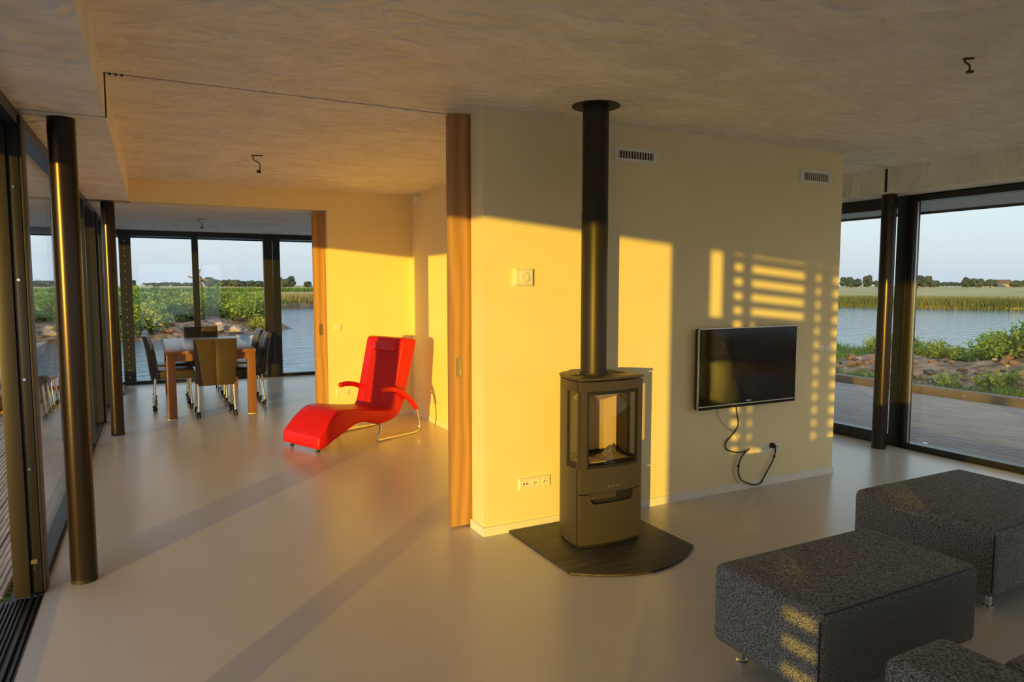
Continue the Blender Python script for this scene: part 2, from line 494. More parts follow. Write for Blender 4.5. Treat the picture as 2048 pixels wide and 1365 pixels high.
bs = struct('baseboard_tv', (X1, Y1, 0), 'white skirting along the television wall', 'skirting')
build(MB().prism([(X1-0.012, Y1-0.012), (X2, Y1-0.012), (X2, Y1), (X1, Y1), (X1, Y1+0.18), (X1-0.012, Y1+0.18)], 0, 0.053), 'skirting_board', M['white'], bs)
bs2 = struct('baseboard_right', (X3, Y3, 0), 'white skirting in the corner behind the red chaise', 'skirting')
part('skirting_board', M['white'], bs2, X3-0.012, X3, 4.07, Y3, 0, 0.055)
part('skirting_board', M['white'], bs2, 1.705, X3-0.012, Y3-0.012, Y3, 0, 0.055)

# roof with overhang
rf = struct('roof', (0, 0, 2.6), 'flat roof with pale soffit boards and a dark fascia', 'roof')
EL, ER, EN, ES_ = -1.93, 7.04, 12.26, -4.3
part('roof_deck', M['fascia'], rf, EL, ER, ES_, EN, 2.61, 2.72)
for (x0, x1, y0, y1) in ((EL, EL+0.03, ES_, EN), (ER-0.03, ER, ES_, EN), (EL, ER, EN-0.03, EN), (EL, ER, ES_, ES_+0.03)):
    part('fascia', M['fascia'], rf, x0, x1, y0, y1, 2.212, 2.70)
def soffit_run(x0, x1, y0, y1, along):
    n = 6
    for k in range(n):
        if along == 'y':
            a = y0 + (y1-y0)*k/n; b = y0 + (y1-y0)*(k+1)/n - 0.006
            part('soffit_panel', M['soffit'], rf, x0, x1, a, b, 2.236, 2.25)
        else:
            a = x0 + (x1-x0)*k/n; b = x0 + (x1-x0)*(k+1)/n - 0.006
            part('soffit_panel', M['soffit'], rf, a, b, y0, y1, 2.236, 2.25)
soffit_run(EL+0.03, XG-0.11, ES_+0.03, EN-0.03, 'y')
soffit_run(XR+0.11, ER-0.03, ES_+0.03, EN-0.03, 'y')
soffit_run(XG-0.10, XR+0.10, Y4+0.11, EN-0.03, 'x')

# ------------------------------------------------------------------ glazing
def pane(par, x0, x1, y0, y1, z0, z1):
    return part('pane', M['glass'], par, x0, x1, y0, y1, z0, z1)

# left side: post, fixed pane, mullions (x about -0.58)
w1 = struct('window_1', (XG-0.06, 4.0, 0), 'long black framed glass side left of the columns', 'window')
part('post', M['bronze'], w1, -0.645, -0.578, 3.930, 4.10, 0, 2.28, 0.003)
part('post', M['black'], w1, -0.578, -0.530, 3.945, 4.07, 0, 2.28, 0.003)
part('glazing_bead', M['bronze'], w1, -0.530, -0.517, 3.950, 4.07, 0, 2.28, 0.002)
for z in (0.13, 0.62, 1.05, 1.52, 1.95):
    build(MB().lathe([(0.007,0),(0.007,0.004),(0.004,0.006)], (-0.556, 3.945-0.006, z), 10, 'y'), 'screw', M['chrome'], w1)
part('latch_plate', M['brass'], w1, -0.572, -0.545, 3.938, 3.945, 0.155, 0.175)
part('top_rail', M['black'], w1, -0.66, XG-0.001, 4.07, Y4, 2.245, 2.297)
part('bottom_rail', M['black'], w1, -0.66, XG-0.012, 4.07, Y4, -0.05, 0.035)
ledge = part('glazing_bead', M['bronze'], w1, XG-0.012, XG-0.001, 4.07, Y4, -0.02, 0.012)
pane(w1, -0.59, -0.57, 4.07, 7.36, 0.03, 2.25)
part('mullion', M['black'], w1, -0.64, -0.53, 7.36, 7.42, 0, 2.26)
pane(w1, -0.59, -0.57, 7.42, 8.50, 0.03, 2.25)
part('mullion', M['black'], w1, -0.66, -0.52, 8.50, 8.58, 0, 2.26)
part('mullion', M['bronze'], w1, -0.66, -0.50, 8.60, 8.68, 0, 2.26)
pane(w1, -0.59, -0.57, 8.68, 9.70, 0.03, 2.25)
part('mullion', M['black'], w1, -0.66, -0.49, 9.70, 9.82, 0, 2.26)
for k in range(17):
    build(MB().lathe([(0.008,0),(0.008,0.012),(0.003,0.016)], (-0.50, 9.70-0.016, 0.16+0.118*k), 8, 'y'), 'stud', M['brass'], w1)
pane(w1, -0.59, -0.57, 9.82, Y4, 0.03, 2.25)
# open sliding door threshold with ribs, then the part of the side beside and behind the camera
w2 = struct('window_2', (XG-0.06, 2.0, 0), 'open sliding doorway with a ribbed black threshold', 'doorway')
part('threshold', M['black'], w2, -0.70, -0.525, 1.95, 3.944, -0.06, -0.012)
for k in range(6):
    x = -0.690 + 0.0175*k
    part('threshold_rib', M['bronze'], w2, x, x+0.008, 1.95, 3.929, -0.012, -0.002)
part('track_rail', M['black'], w2, -0.575, -0.562, 1.95, 3.944, -0.012, 0.010)
part('track_rail', M['black'], w2, -0.550, -0.538, 1.95, 3.944, -0.012, 0.004)
part('glazing_bead', M['bronze'], w2, -0.530, XG-0.001, 1.95, 3.944, -0.012, 0.003)
part('top_rail', M['black'], w2, -0.68, XG-0.001, YB, 4.0, 2.235, 2.297)
part('mullion', M['black'], w2, -0.66, -0.53, 1.83, 1.95, -0.01, 2.26)
part('bottom_rail', M['black'], w2, -0.66, XG-0.005, YB, 1.83, -0.05, 0.05)
pane(w2, -0.59, -0.57, YB, 1.83, 0.04, 2.25)

# far end
w3 = struct('window_3', (0.6, Y4+0.06, 0), 'black framed glass end of the dining area overlooking the water', 'window')
part('top_rail', M['black'], w3, XG-0.1, XR+0.1, Y4, Y4+0.1, 2.215, 2.297)
part('bottom_rail', M['black'], w3, XG-0.1, XR+0.1, Y4, Y4+0.1, -0.05, 0.052)
part('sill_strip', M['bronze'], w3, XG-0.1, XR+0.1, Y4-0.012, Y4, -0.02, 0.012)
part('corner_post', M['black'], w3, XG-0.13, XG+0.06, Y4, Y4+0.1, 0, 2.25)
part('mullion', M['black'], w3, -0.425, -0.270, Y4-0.02, Y4+0.1, 0.0, 2.28)
for k in range(19):
    build(MB().lathe([(0.010,0),(0.010,0.012),(0.004,0.016)], (-0.352, Y4-0.036, 0.12+0.112*k), 8, 'y'), 'stud', M['brass'], w3)
part('mullion', M['black'], w3, 0.545, 0.635, Y4, Y4+0.09, 0.05, 2.22)
part('mullion', M['bronze'], w3, 1.585, 1.715, Y4-0.01, Y4+0.09, 0.0, 2.28)
part('mullion', M['black'], w3, 1.725, 1.83, Y4-0.03, Y4+0.09, 0.0, 2.28)
part('mullion', M['black'], w3, 3.60, 3.72, Y4, Y4+0.09, 0.0, 2.28)
for a, b in ((XG+0.06, -0.425), (-0.27, 0.545), (0.635, 1.585), (1.83, 3.60), (3.72, XR)):
    pane(w3, a, b, Y4+0.035, Y4+0.055, 0.045, 2.22)

# right side
w4 = struct('window_4', (XR+0.05, 4.0, 0), 'large black framed glazing facing the right-hand terrace', 'window')
part('top_rail', M['black'], w4, XR, XR+0.1, YB, 3.93, 2.235, 2.285)
part('top_rail', M['black'], w4, XR, XR+0.1, 4.05, Y4, 2.19, 2.297)
part('bottom_rail', M['black'], w4, XR, XR+0.1, YB, 3.93, -0.05, 0.055)
part('bottom_rail', M['black'], w4, XR, XR+0.1, 4.05, Y4, -0.05, 0.105)
part('sill_strip', M['bronze'], w4, XR-0.012, XR, YB, Y4, -0.02, 0.008)
part('post', M['black'], w4, XR-0.01, XR+0.10, 3.96, 4.06, 0, 2.29, 0.003)
part('post', M['bronze'], w4, XR+0.01, XR+0.10, 3.915, 3.96, 0, 2.27, 0.003)
part('glazing_bead', M['silver'], w4, XR+0.04, XR+0.06, 3.905, 3.915, 0.05, 2.24)
part('mullion', M['black'], w4, XR, XR+0.09, 5.55, 5.67, 0, 2.26)
part('mullion', M['black'], w4, XR, XR+0.09, 0.6, 0.7, 0, 2.26)
for a, b, z0, z1 in ((YB, 0.6, 0.05, 2.24), (0.7, 3.915, 0.05, 2.24), (4.06, 5.55, 0.1, 2.2), (5.67, Y4, 0.1, 2.2)):
    pane(w4, XR+0.045, XR+0.062, a, b, z0, z1)
# glass end behind the camera
w5 = struct('window_5', (3.0, YB, 0), 'glass end of the living room behind the viewer', 'window')
part('top_rail', M['black'], w5, XG-0.1, XR+0.1, YB-0.1, YB, 2.235, 2.297)
part('bottom_rail', M['black'], w5, XG-0.1, XR+0.1, YB-0.1, YB, -0.05, 0.055)
for x in (-0.6, 1.5, 3.6, 5.98):
    part('mullion', M['black'], w5, x, x+0.1, YB-0.1, YB, 0, 2.25)
for a, b in ((-0.5, 1.5), (1.6, 3.6), (3.7, 5.98)):
    pane(w5, a, b, YB-0.06, YB-0.04, 0.05, 2.24)

# sliding plywood doors in their wall pockets
def sliding_door(name, x0, x1, y0, th, z1, hx, label):
    t = struct(name, (x0, y0, 0), label, 'door')
    part('door_leaf', M['door'], t, x0, x1, y0, y0+th, 0.012, z1, 0.002)
    mb = MB(); n = 24
    rim = []; inn = []
    for k in range(n):
        a = 2*math.pi*k/n
        dz = 0.045 if math.sin(a) > 0 else -0.045
        rim.append((hx+0.019*math.cos(a), 1.0+dz+0.019*math.sin(a)))
        inn.append((hx+0.011*math.cos(a), 1.0+dz+0.011*math.sin(a)))
    vs = [(x, y0-0.001, z) for x, z in rim] + [(x, y0-0.004, z) for x, z in rim] + [(x, y0-0.004, z) for x, z in inn] + [(x, y0-0.0005, z) for x, z in inn]
    fs = []
    for r_ in range(3):
        for k in range(n): fs.append((r_*n+k, r_*n+(k+1)%n, (r_+1)*n+(k+1)%n, (r_+1)*n+k))
    fs.append(tuple(range(3*n, 4*n)))
    mb.add(vs, fs)
    h_ = build(mb, 'flush_pull', M['brass'], t, smooth=True, angle=40)
    h_['label'] = 'recessed brass finger pull'
    return t
sliding_door('door_1', 1.574, 2.55, 3.852, 0.05, 2.492, 1.628, 'plywood sliding door edge beside the television wall')
sliding_door('door_2', 1.566, 2.55, Y3+0.112, 0.045, 2.283, 1.632, 'plywood sliding door edge beside the dining opening')

# slatted sun screen outside, left and behind the viewer: casts the stripes on the television wall
ss = thing('sun_screen', (-0.94, -1.2, -0.1), 'dark slatted sun screen on the left deck behind the viewer', 'screen')
def sy(x): return Y1 - 1.05*(x + 0.94)        # where the sun ray that ends at x on the television wall passes the screen
def sz(x, z): return z + 0.0899*(x + 0.94)
def scr(name, xa, xb, z0, z1, t0=-0.955, t1=-0.925):
    part(name, M['screenwood'], ss, t0, t1, sy(xb), sy(xa), z0, z1)
scr('unseen_shade_panel', 3.10, 3.425, -0.1, 2.20)
scr('unseen_shade_panel', 3.425, 3.568, -0.1, sz(3.5, 1.27))
scr('unseen_shade_panel', 3.87, 4.395, 0.72, sz(4.2, 1.22))  # this and the two below: unseen, added to block stray sun
scr('unseen_shade_panel', 3.60, 3.787, -0.1, 0.70)
scr('unseen_shade_panel', 3.977, 4.40, -0.1, 0.72)
for xa, xb in ((3.568, 3.64), (3.76, 3.81), (4.395, 4.488), (4.572, 4.680), (4.93, 5.03)):
    scr('screen_post', xa, xb, -0.1, 2.20, -0.965, -0.915)
for k in range(21):
    z = 0.02 + 0.102*k
    part('slat', M['screenwood'], ss, -0.948, -0.932, sy(5.0), sy(3.6), z, z+0.056)

# ------------------------------------------------------------------ steel columns
def column(x, y, r, label):
    t = thing('steel_column', (x, y, 0), label, 'column', 'round columns along the glass')
    build(MB().lathe([(r, 0.02), (r, ZS)], (x, y, 0), 40), 'shaft', M['column'], t, smooth=True)
    build(MB().lathe([(r*0.99, 0), (r*0.99, 0.02)], (x, y, 0), 40), 'foot_ring', M['rubber'], t, smooth=True)
column(-0.364, 4.028, 0.060, 'tall dark bronze column nearest the viewer by the left glass')
column(-0.364, 7.868, 0.060, 'dark bronze column standing left of the dining table')
column(5.868, 4.02, 0.062, 'dark round column by the right-hand terrace glazing')

# ------------------------------------------------------------------ stove
SX, SY = 2.285, 3.34
st = thing('wood_stove', (SX, SY, 0.014), 'dark brown wood stove with glass front and tall black flue pipe', 'stove')
def bow(x):                                  # bowed front
    u = (x - SX)/0.215
    return 3.190 - 0.026*(1 - u*u)
LEFT = [(-0.215,3.190),(-0.222,3.25),(-0.221,3.31),(-0.207,3.40),(-0.172,3.47),(-0.11,3.515)]
def plan(off=0.0, y_from=None):
    pts = []
    for k in range(13):
        x = SX - 0.215 + 0.43*k/12
        pts.append((x, bow(x)))
    L_ = LEFT[1:]
    pts += [(SX - dx, y) for dx, y in L_]
    pts += [(SX + dx, y) for dx, y in reversed(L_)]
    if off:
        c = Vector((SX, 3.34))
        out = []
        for p in pts:
            d = Vector(p) - c
            out.append(tuple(c + d*(1 + off/d.length)))
        pts = out
    return pts
ZB = 0.014
def bowed(name, x0, x1, z0, z1, th, m, n=12, inset=0.0, par=None):
    """front panel following the bow; z0/z1 numbers or functions of x"""
    f0 = z0 if callable(z0) else (lambda x: z0)
    f1 = z1 if callable(z1) else (lambda x: z1)
    vs = []; fs = []
    for k in range(n+1):
        x = x0 + (x1-x0)*k/n
        y = bow(x) + inset
        vs += [(x,y,f0(x)), (x,y,f1(x)), (x,y+th,f1(x)), (x,y+th,f0(x))]
    for k in range(n):
        a = 4*k
        for j in range(4):
            fs.append((a+j, a+(j+1)%4, a+4+(j+1)%4, a+4+j))
    fs.append((0,3,2,1)); fs.append((4*n, 4*n+1, 4*n+2, 4*n+3))
    return build(MB().add(vs, fs), name, m, par or st, smooth=True, angle=30)
# plinth and body shells
build(MB().prism(plan(-0.012), ZB, 0.03), 'plinth', M['stove_dark'], st)
def body_poly(front_y):
    pts = [(SX - dx, max(y, front_y)) for dx, y in LEFT]
    return pts + [(2*SX - x, y) for x, y in reversed(pts)]
build(MB().prism(body_poly(3.222), 0.03, 0.470), 'body', M['stove'], st, smooth=True, angle=25)
build(MB().prism(body_poly(3.222), 0.905, 0.960), 'body_top', M['stove'], st, smooth=True, angle=25)
def strip(pts, z0, z1, th, name, m):
    """thin wall standing on a plan polyline"""
    n = len(pts); vs = []; fs = []
    for i, p in enumerate(pts):
        a = Vector(pts[max(i-1,0)]); b = Vector(pts[min(i+1,n-1)])
        t = (b-a).normalized(); nn = Vector((-t.y, t.x))
        q = Vector(p) + nn*th
        vs += [(p[0],p[1],z0),(p[0],p[1],z1),(q.x,q.y,z1),(q.x,q.y,z0)]
    for i in range(n-1):
        for j in range(4): fs.append((4*i+j, 4*i+(j+1)%4, 4*i+4+(j+1)%4, 4*i+4+j))
    fs.append((0,3,2,1)); fs.append((4*n-4,4*n-3,4*n-2,4*n-1))
    return build(MB().add(vs, fs), name, m, st, smooth=True, angle=25)
for s in (1, -1):
    mir = (lambda p: p) if s == 1 else (lambda p: (2*SX - p[0], p[1]))
    th = 0.02*s * -1
    rear = [mir((SX - dx, y)) for dx, y in [(-0.221*-1, 3.318),(0.207,3.40),(0.172,3.47),(0.11,3.515)]]
    rear = [mir((SX - dx, y)) for dx, y in [(0.221,3.318),(0.207,3.40),(0.172,3.47),(0.11,3.515)]]
    strip(rear, 0.468, 0.907, th, 'side_panel', M['stove'])
    strip([mir((SX-0.217,3.197)), mir((SX-0.219,3.212))], 0.468, 0.907, th, 'corner_post', M['stove'])
    strip([mir((SX-0.217,3.210)), mir((SX-0.216,3.320))], 0.468, 0.497, th, 'window_rail', M['stove_dark'])
    strip([mir((SX-0.213,3.214)), mir((SX-0.213,3.316))], 0.49, 0.907, th*0.2, 'side_window', M['stoveglass'])
    strip([mir((SX-0.214,3.302)), mir((SX-0.213,3.320))], 0.49, 0.907, th*0.6, 'window_bead', M['stove_dark'])
build(MB().box(SX-0.13, SX+0.13, 3.495, 3.515, 0.468, 0.907), 'rear_panel', M['stove'], st)
# slab below the sides at the front corners, lid
build(MB().prism(plan(0.006), 0.966, 0.980), 'top_plate', M['stove'], st, bevel=0.002)
for k in range(7):
    a = R(200 + 140*k/6)
    px, py = 2.262+0.092*math.cos(a), 3.345+0.092*math.sin(a)
    build(MB().lathe([(0.006,0.9795),(0.006,0.982)], (px,py,0), 8), 'collar_slot', M['stove_dark'], st)
for s in (-1, 1):
    for k in range(3):
        build(MB().box(SX+s*0.145-0.035, SX+s*0.145+0.035, 3.30+0.022*k, 3.306+0.022*k, 0.9795, 0.9815), 'top_slot', M['stove_dark'], st)
# door with its window
door = bowed('stove_door', SX-0.210, SX+0.215, 0.325, 0.468, 0.028, M['stove'])
bowed('door_rail', SX-0.210, SX+0.215, 0.905, 0.958, 0.028, M['stove'])
bowed('door_stile', SX-0.210, SX-0.172, 0.468, 0.905, 0.028, M['stove'], 2)
bowed('door_stile', SX+0.182, SX+0.215, 0.468, 0.905, 0.028, M['stove'], 2)
bowed('door_trim', SX-0.172, SX+0.182, 0.884, 0.905, 0.015, M['stove_dark'], 8, 0.006)
bowed('door_trim', SX-0.172, SX+0.182, 0.468, 0.480, 0.015, M['stove_dark'], 8, 0.006)
bowed('door_trim', SX-0.172, SX-0.158, 0.480, 0.884, 0.015, M['stove_dark'], 1, 0.006)
bowed('door_trim', SX+0.170, SX+0.182, 0.480, 0.884, 0.015, M['stove_dark'], 1, 0.006)
bowed('door_glass', SX-0.158, SX+0.170, 0.480, 0.884, 0.004, M['stoveglass'], 8, 0.012)
def notch(x):
    a, b = SX-0.15, SX+0.165
    if x < a or x > b: return 0.319
    e = min(x-a, b-x)
    return 0.262 + (0.03*(1-e/0.03)**2 if e < 0.03 else 0)
bowed('ash_drawer', SX-0.210, SX+0.215, 0.032, notch, 0.022, M['stove'], 60)
bowed('grip_recess', SX-0.16, SX+0.18, 0.24, 0.324, 0.004, M['stove_dark'], 10, 0.027)
hd = bowed('door_handle', SX-0.145, SX+0.02, 0.290, 0.322, 0.012, M['stove'], 6, 0.004)
# maker's lettering under the window
fc = bpy.data.curves.new('lettering', 'FONT'); fc.body = 'WIKING'; fc.size = 0.017; fc.space_character = 1.7; fc.extrude = 0.0006
fo = bpy.data.objects.new('tmp_text', fc); COL.objects.link(fo)
bpy.context.view_layer.update()
fm = bpy.data.meshes.new_from_object(fo.evaluated_get(bpy.context.evaluated_depsgraph_get()))
bpy.data.objects.remove(fo)
fm.transform(Matrix.Translation((SX-0.045, bow(SX)-0.0012, 0.352)) @ Matrix.Rotation(R(90), 4, 'X'))
fm.materials.append(M['silver'])
lo = bpy.data.objects.new('lettering', fm); link(lo, st)
# fire chamber
fb = MB()
build(MB().box(SX-0.125, SX+0.125, 3.452, 3.470, 0.50, 0.905), 'brick_lining', M['vermiculite'], st)
for s in (-1, 1):
    build(MB().prism([(SX+s*0.125,3.452),(SX+s*0.172,3.385),(SX+s*0.182,3.392),(SX+s*0.135,3.47)], 0.50, 0.905), 'brick_lining', M['vermiculite'], st)
build(MB().add([(SX-0.19,3.23,0.895),(SX+0.19,3.23,0.895),(SX+0.13,3.452,0.80),(SX-0.13,3.452,0.80),(SX-0.19,3.23,0.903),(SX+0.19,3.23,0.903),(SX+0.13,3.452,0.812),(SX-0.13,3.452,0.812)],
     [(0,3,2,1),(4,5,6,7),(0,1,5,4),(1,2,6,5),(2,3,7,6),(3,0,4,7)]), 'smoke_baffle', M['vermiculite'], st)
build(MB().prism([(SX-0.19,3.22),(SX+0.19,3.22),(SX+0.175,3.40),(SX+0.12,3.465),(SX-0.12,3.465),(SX-0.175,3.40)], 0.470, 0.482), 'fire_grate', M['stove_dark'], st)
# courses of the lining, as shallow recessed joints between separate bricks
for k in range(13):
    z = 0.505+0.029*k
    for j in range(4):
        x0 = SX-0.124+0.062*j + (0.0 if k%2 else 0.0)
        part('brick', M['vermiculite'], st, x0, x0+0.060, 3.448, 3.4525, z, z+0.0272)
# flue
PX, PY = 2.262, 3.345
fp = build(MB().lathe([(0.076,0.984),(0.076,1.90),(0.0745,1.905),(0.0745,H-0.004)], (PX,PY,0), 48), 'flue_pipe', M['pipe'], st, smooth=True, angle=40)
build(MB().lathe([(0.080,0.979),(0.080,0.992)], (PX,PY,0), 48), 'flue_collar', M['stove_dark'], st, smooth=True, angle=40)
build(MB().lathe([(0.136,H-0.004),(0.136,H-0.001)], (PX,PY,0), 48), 'ceiling_rosette', M['pipe'], st, smooth=True, angle=40)

# paper leaflet and plastic bag lying on the grate
pl = thing('leaflet', (SX-0.08, 3.29, 0.483), 'folded paper leaflet lying inside the stove', 'leaflet')
build(MB().prism([(SX-0.155,3.235),(SX-0.01,3.225),(SX-0.04,3.345),(SX-0.16,3.34)], 0.484, 0.489), 'sheet', M['paper'], pl)
build(MB().prism([(SX-0.15,3.25),(SX-0.10,3.248),(SX-0.11,3.30),(SX-0.152,3.30)], 0.489, 0.4895), 'print_block', M['stove_dark'], pl)
random.seed(5)
bg = MB(); NB = 14; vs = []
for i in range(NB):
    for j in range(NB):
        u, v = i/(NB-1)-0.5, j/(NB-1)-0.5
        hgt = max(0, 0.060*(1-2.1*abs(u))*(1-1.9*abs(v))) * (0.6+0.8*random.random())
        vs.append((SX+0.075+u*0.21, 3.305+v*0.15, 0.486+hgt))
fs = [(i*NB+j, i*NB+j+1, (i+1)*NB+j+1, (i+1)*NB+j) for i in range(NB-1) for j in range(NB-1)]
bo = build(bg.add(vs, fs), 'plastic_bag', M['bag'])
tag(bo, 'crumpled clear plastic bag lying inside the stove', 'bag')

# hearth plate
hp = [(1.857,3.640),(1.857,2.945)]
for k in range(1, 24):
    t = k/24; x = 1.857+0.833*t
    hp.append((x, 2.945-0.175*(1-(2*t-1)**2)))
hp += [(2.690,2.945),(2.690,3.640)]
ho = build(MB().prism(hp, 0.0, 0.014), 'hearth_plate', M['slate'], bevel=0.004)
tag(ho, 'dark slate floor plate with curved front under the stove', 'hearth plate')

# ------------------------------------------------------------------ television with cable
t = thing('television', (3.765, Y1-0.02, 0.62), 'flat black television with thin silver frame on the wall', 'television')
TX0, TX1, TZ0, TZ1, TY = 3.287, 4.243, 0.630, 1.197, 3.593
part('back_shell', M['black'], t, TX0+0.004, TX1-0.004, TY+0.008, Y1-0.022, TZ0+0.004, TZ1-0.004, 0.004)
part('wall_bracket', M['black'], t, 3.5, 4.03, Y1-0.022, Y1, 0.78, 1.06)
part('screen', M['screen'], t, TX0+0.010, TX1-0.010, TY+0.001, TY+0.010, TZ0+0.030, TZ1-0.010)
for a in ((TX0, TX0+0.006, TZ0, TZ1), (TX1-0.006, TX1, TZ0, TZ1), (TX0, TX1, TZ1-0.006, TZ1), (TX0, TX1, TZ0+0.020, TZ0+0.026)):
    part('frame_trim', M['silver'], t, a[0], a[1], TY-0.002, TY+0.010, a[2], a[3])
part('bezel', M['screen'], t, TX0+0.004, TX1-0.004, TY, TY+0.010, TZ0, TZ0+0.020)
part('bezel', M['screen'], t, TX0+0.004, TX1-0.004, TY, TY+0.010, TZ0+0.026, TZ0+0.032)
part('maker_mark', M['silver'], t, 3.742, 3.790, TY-0.0005, TY+0.004, TZ0+0.037, TZ0+0.044)

cb = thing('power_cable', (3.8, Y1-0.01, 0.02), 'black power cable hanging in loops below the television', 'cable')
cp = [(3.690,0.66),(3.700,0.58),(3.716,0.485),(3.665,0.42),(3.609,0.368),(3.612,0.325),(3.659,0.297),(3.73,0.283),(3.80,0.285),(3.835,0.298)]
build(MB().tube(catmull([(x, Y1-0.012-0.004*math.sin(i), z) for i, (x, z) in enumerate(cp)], 6), 0.005, 8), 'cord', M['cable'], cb, smooth=True)
cp = [(3.800,0.287),(3.745,0.235),(3.725,0.155),(3.75,0.085),(3.82,0.045),(3.895,0.022),(3.955,0.028),(3.985,0.065),(4.03,0.125),(4.075,0.185),(4.098,0.245),(4.095,0.285),(4.070,0.303)]
build(MB().tube(catmull([(x, Y1-0.020, z) for x, z in cp], 6), 0.005, 8), 'cord', M['cable'], cb, smooth=True)
build(MB().lathe([(0.020,0),(0.020,-0.022),(0.010,-0.040)], (4.060, Y1-0.012, 0.300), 20, 'y'), 'plug', M['cable'], cb, smooth=True, angle=40)
for x, z in ((3.726,0.185),(4.088,0.215)):
    build(MB().lathe([(0.009,-0.008),(0.009,0.008)], (x, Y1-0.02, z), 10), 'cable_tie', M['cable'], cb)
wc = thing('pale_strand', (3.65, Y1-0.01, 0.1), 'thin pale strand hanging below the television', 'cable')  # thin pale strand drawn beside the black cord
cp = [(3.52,0.66),(3.535,0.56),(3.62,0.475),(3.70,0.42),(3.74,0.33),(3.715,0.24),(3.69,0.16),(3.71,0.09),(3.76,0.055)]
build(MB().tube(catmull([(x, Y1-0.008, z) for x, z in cp], 6), 0.003, 6), 'cord', M['palestrand'], wc, smooth=True)

# ------------------------------------------------------------------ wall fittings
def plate(par, x0, x1, z0, z1, y, d=0.012, name='plate'):
    b = 0.006
    vs = [(x0,y,z0),(x1,y,z0),(x1,y,z1),(x0,y,z1),(x0+b,y-d,z0+b),(x1-b,y-d,z0+b),(x1-b,y-d,z1-b),(x0+b,y-d,z1-b)]
    return build(MB().add(vs, [(0,1,2,3),(4,7,6,5),(0,4,5,1),(1,5,6,2),(2,6,7,3),(3,7,4,0)]), name, M['plastic'], par)
def outlet(par, cx, cz, y):
    build(MB().lathe([(0.0245,0.002),(0.0245,-0.004),(0.021,-0.004),(0.0195,-0.0006)], (cx, y, cz), 24, 'y'), 'outlet_well', M['plastic'], par, smooth=True, angle=30)
    for s in (-1, 1):
        build(MB().lathe([(0.0035,0.004),(0.0035,-0.0012)], (cx+s*0.0095, y, cz), 8, 'y'), 'contact_hole', M['rubber'], par)
t = thing('socket_strip', (2.04, Y1, 0.245), 'cream triple wall socket strip to the left of the stove', 'socket')
plate(t, 1.930, 2.153, 0.247, 0.322, Y1)
outlet(t, 2.047, 0.285, Y1-0.012); outlet(t, 2.115, 0.285, Y1-0.012)
for s in (-1, 1):
    build(MB().lathe([(0.005,0),(0.005,-0.002)], (1.972+s*0.010, Y1-0.012, 0.285), 10, 'y'), 'antenna_port', M['rubber'], t)
t = thing('socket_strip', (4.045, Y1, 0.24), 'cream triple wall socket strip below the television', 'socket')
plate(t, 3.938, 4.153, 0.243, 0.316, Y1)
outlet(t, 3.985, 0.282, Y1-0.012); outlet(t, 4.060, 0.300, Y1-0.012)
for s in (-1, 1):
    build(MB().lathe([(0.005,0),(0.005,-0.002)], (4.118+s*0.010, Y1-0.012, 0.282), 10, 'y'), 'antenna_port', M['rubber'], t)
t = thing('thermostat', (1.955, Y1, 1.49), 'square cream thermostat with round dial left of the flue', 'thermostat')
part('housing', M['plastic'], t, 1.890, 2.022, Y1-0.020, Y1, 1.488, 1.594, 0.004)
plate(t, 1.896, 2.016, 1.494, 1.588, Y1-0.020, 0.010, 'cover')
build(MB().lathe([(0.032,0.002),(0.032,-0.005),(0.028,-0.007),(0.017,-0.007),(0.016,-0.004)], (1.957, Y1-0.030, 1.541), 32, 'y'), 'dial', M['plastic'], t, smooth=True, angle=30)
t = thing('light_switch', (4.605, Y1, 0.965), 'double cream light switch right of the television', 'switch')
plate(t, 4.535, 4.672, 0.967, 1.037, Y1, 0.010)
for x in (4.543, 4.606):
    part('rocker', M['plastic'], t, x, x+0.058, Y1-0.014, Y1-0.009, 0.975, 1.029, 0.002)
t = thing('light_switch', (1.797, Y3, 0.99), 'single cream light switch beside the dining opening', 'switch')
plate(t, 1.758, 1.836, 0.990, 1.064, Y3, 0.010)
part('rocker', M['plastic'], t, 1.768, 1.826, Y3-0.014, Y3-0.009, 1.0, 1.054, 0.002)
t = thing('socket_strip', (1.83, Y3, 0.25), 'double wall socket behind the red chaise armrest', 'socket')
plate(t, 1.762, 1.905, 0.258, 0.335, Y3)
outlet(t, 1.800, 0.296, Y3-0.012); outlet(t, 1.867, 0.296, Y3-0.012)

def vent(x0, x1, z0, z1, label):
    t = thing('air_vent', ((x0+x1)/2, Y1, z0), label, 'vent')
    fw = 0.030
    for a in ((x0, x1, z1-fw*0.75, z1), (x0, x1, z0, z0+fw*0.75), (x0, x0+fw, z0+fw*0.75, z1-fw*0.75), (x1-fw, x1, z0+fw*0.75, z1-fw*0.75)):
        part('vent_frame', M['plastic'], t, a[0], a[1], Y1-0.010, Y1, a[2], a[3])
    part('duct', M['stove_dark'], t, x0+fw, x1-fw, Y1-0.003, Y1, z0+fw*0.7, z1-fw*0.7)
    n = 13
    for k in range(n):
        x = x0+fw+0.006 + (x1-x0-2*fw-0.018)*k/(n-1)
        part('vane', M['plastic'], t, x, x+0.005, Y1-0.011, Y1-0.002, z0+fw*0.75, z1-fw*0.75)
vent(2.609, 2.947, 2.275, 2.366, 'cream air vent grille high on the wall beside the flue')
vent(4.287, 4.621, 2.250, 2.352, 'cream air vent grille at the right end of the wall')

t = thing('air_valve', (X3, 7.43, 2.38), 'round white air valve high in the corner behind the chaise', 'vent')
build(MB().lathe([(0.060,0),(0.060,-0.012),(0.050,-0.018)], (X3, 7.43, 2.437), 32, 'x'), 'rim', M['white'], t, smooth=True, angle=30)
build(MB().lathe([(0.040,-0.018),(0.044,-0.030),(0.030,-0.038)], (X3, 7.43, 2.437), 32, 'x'), 'cone', M['white'], t, smooth=True, angle=30)

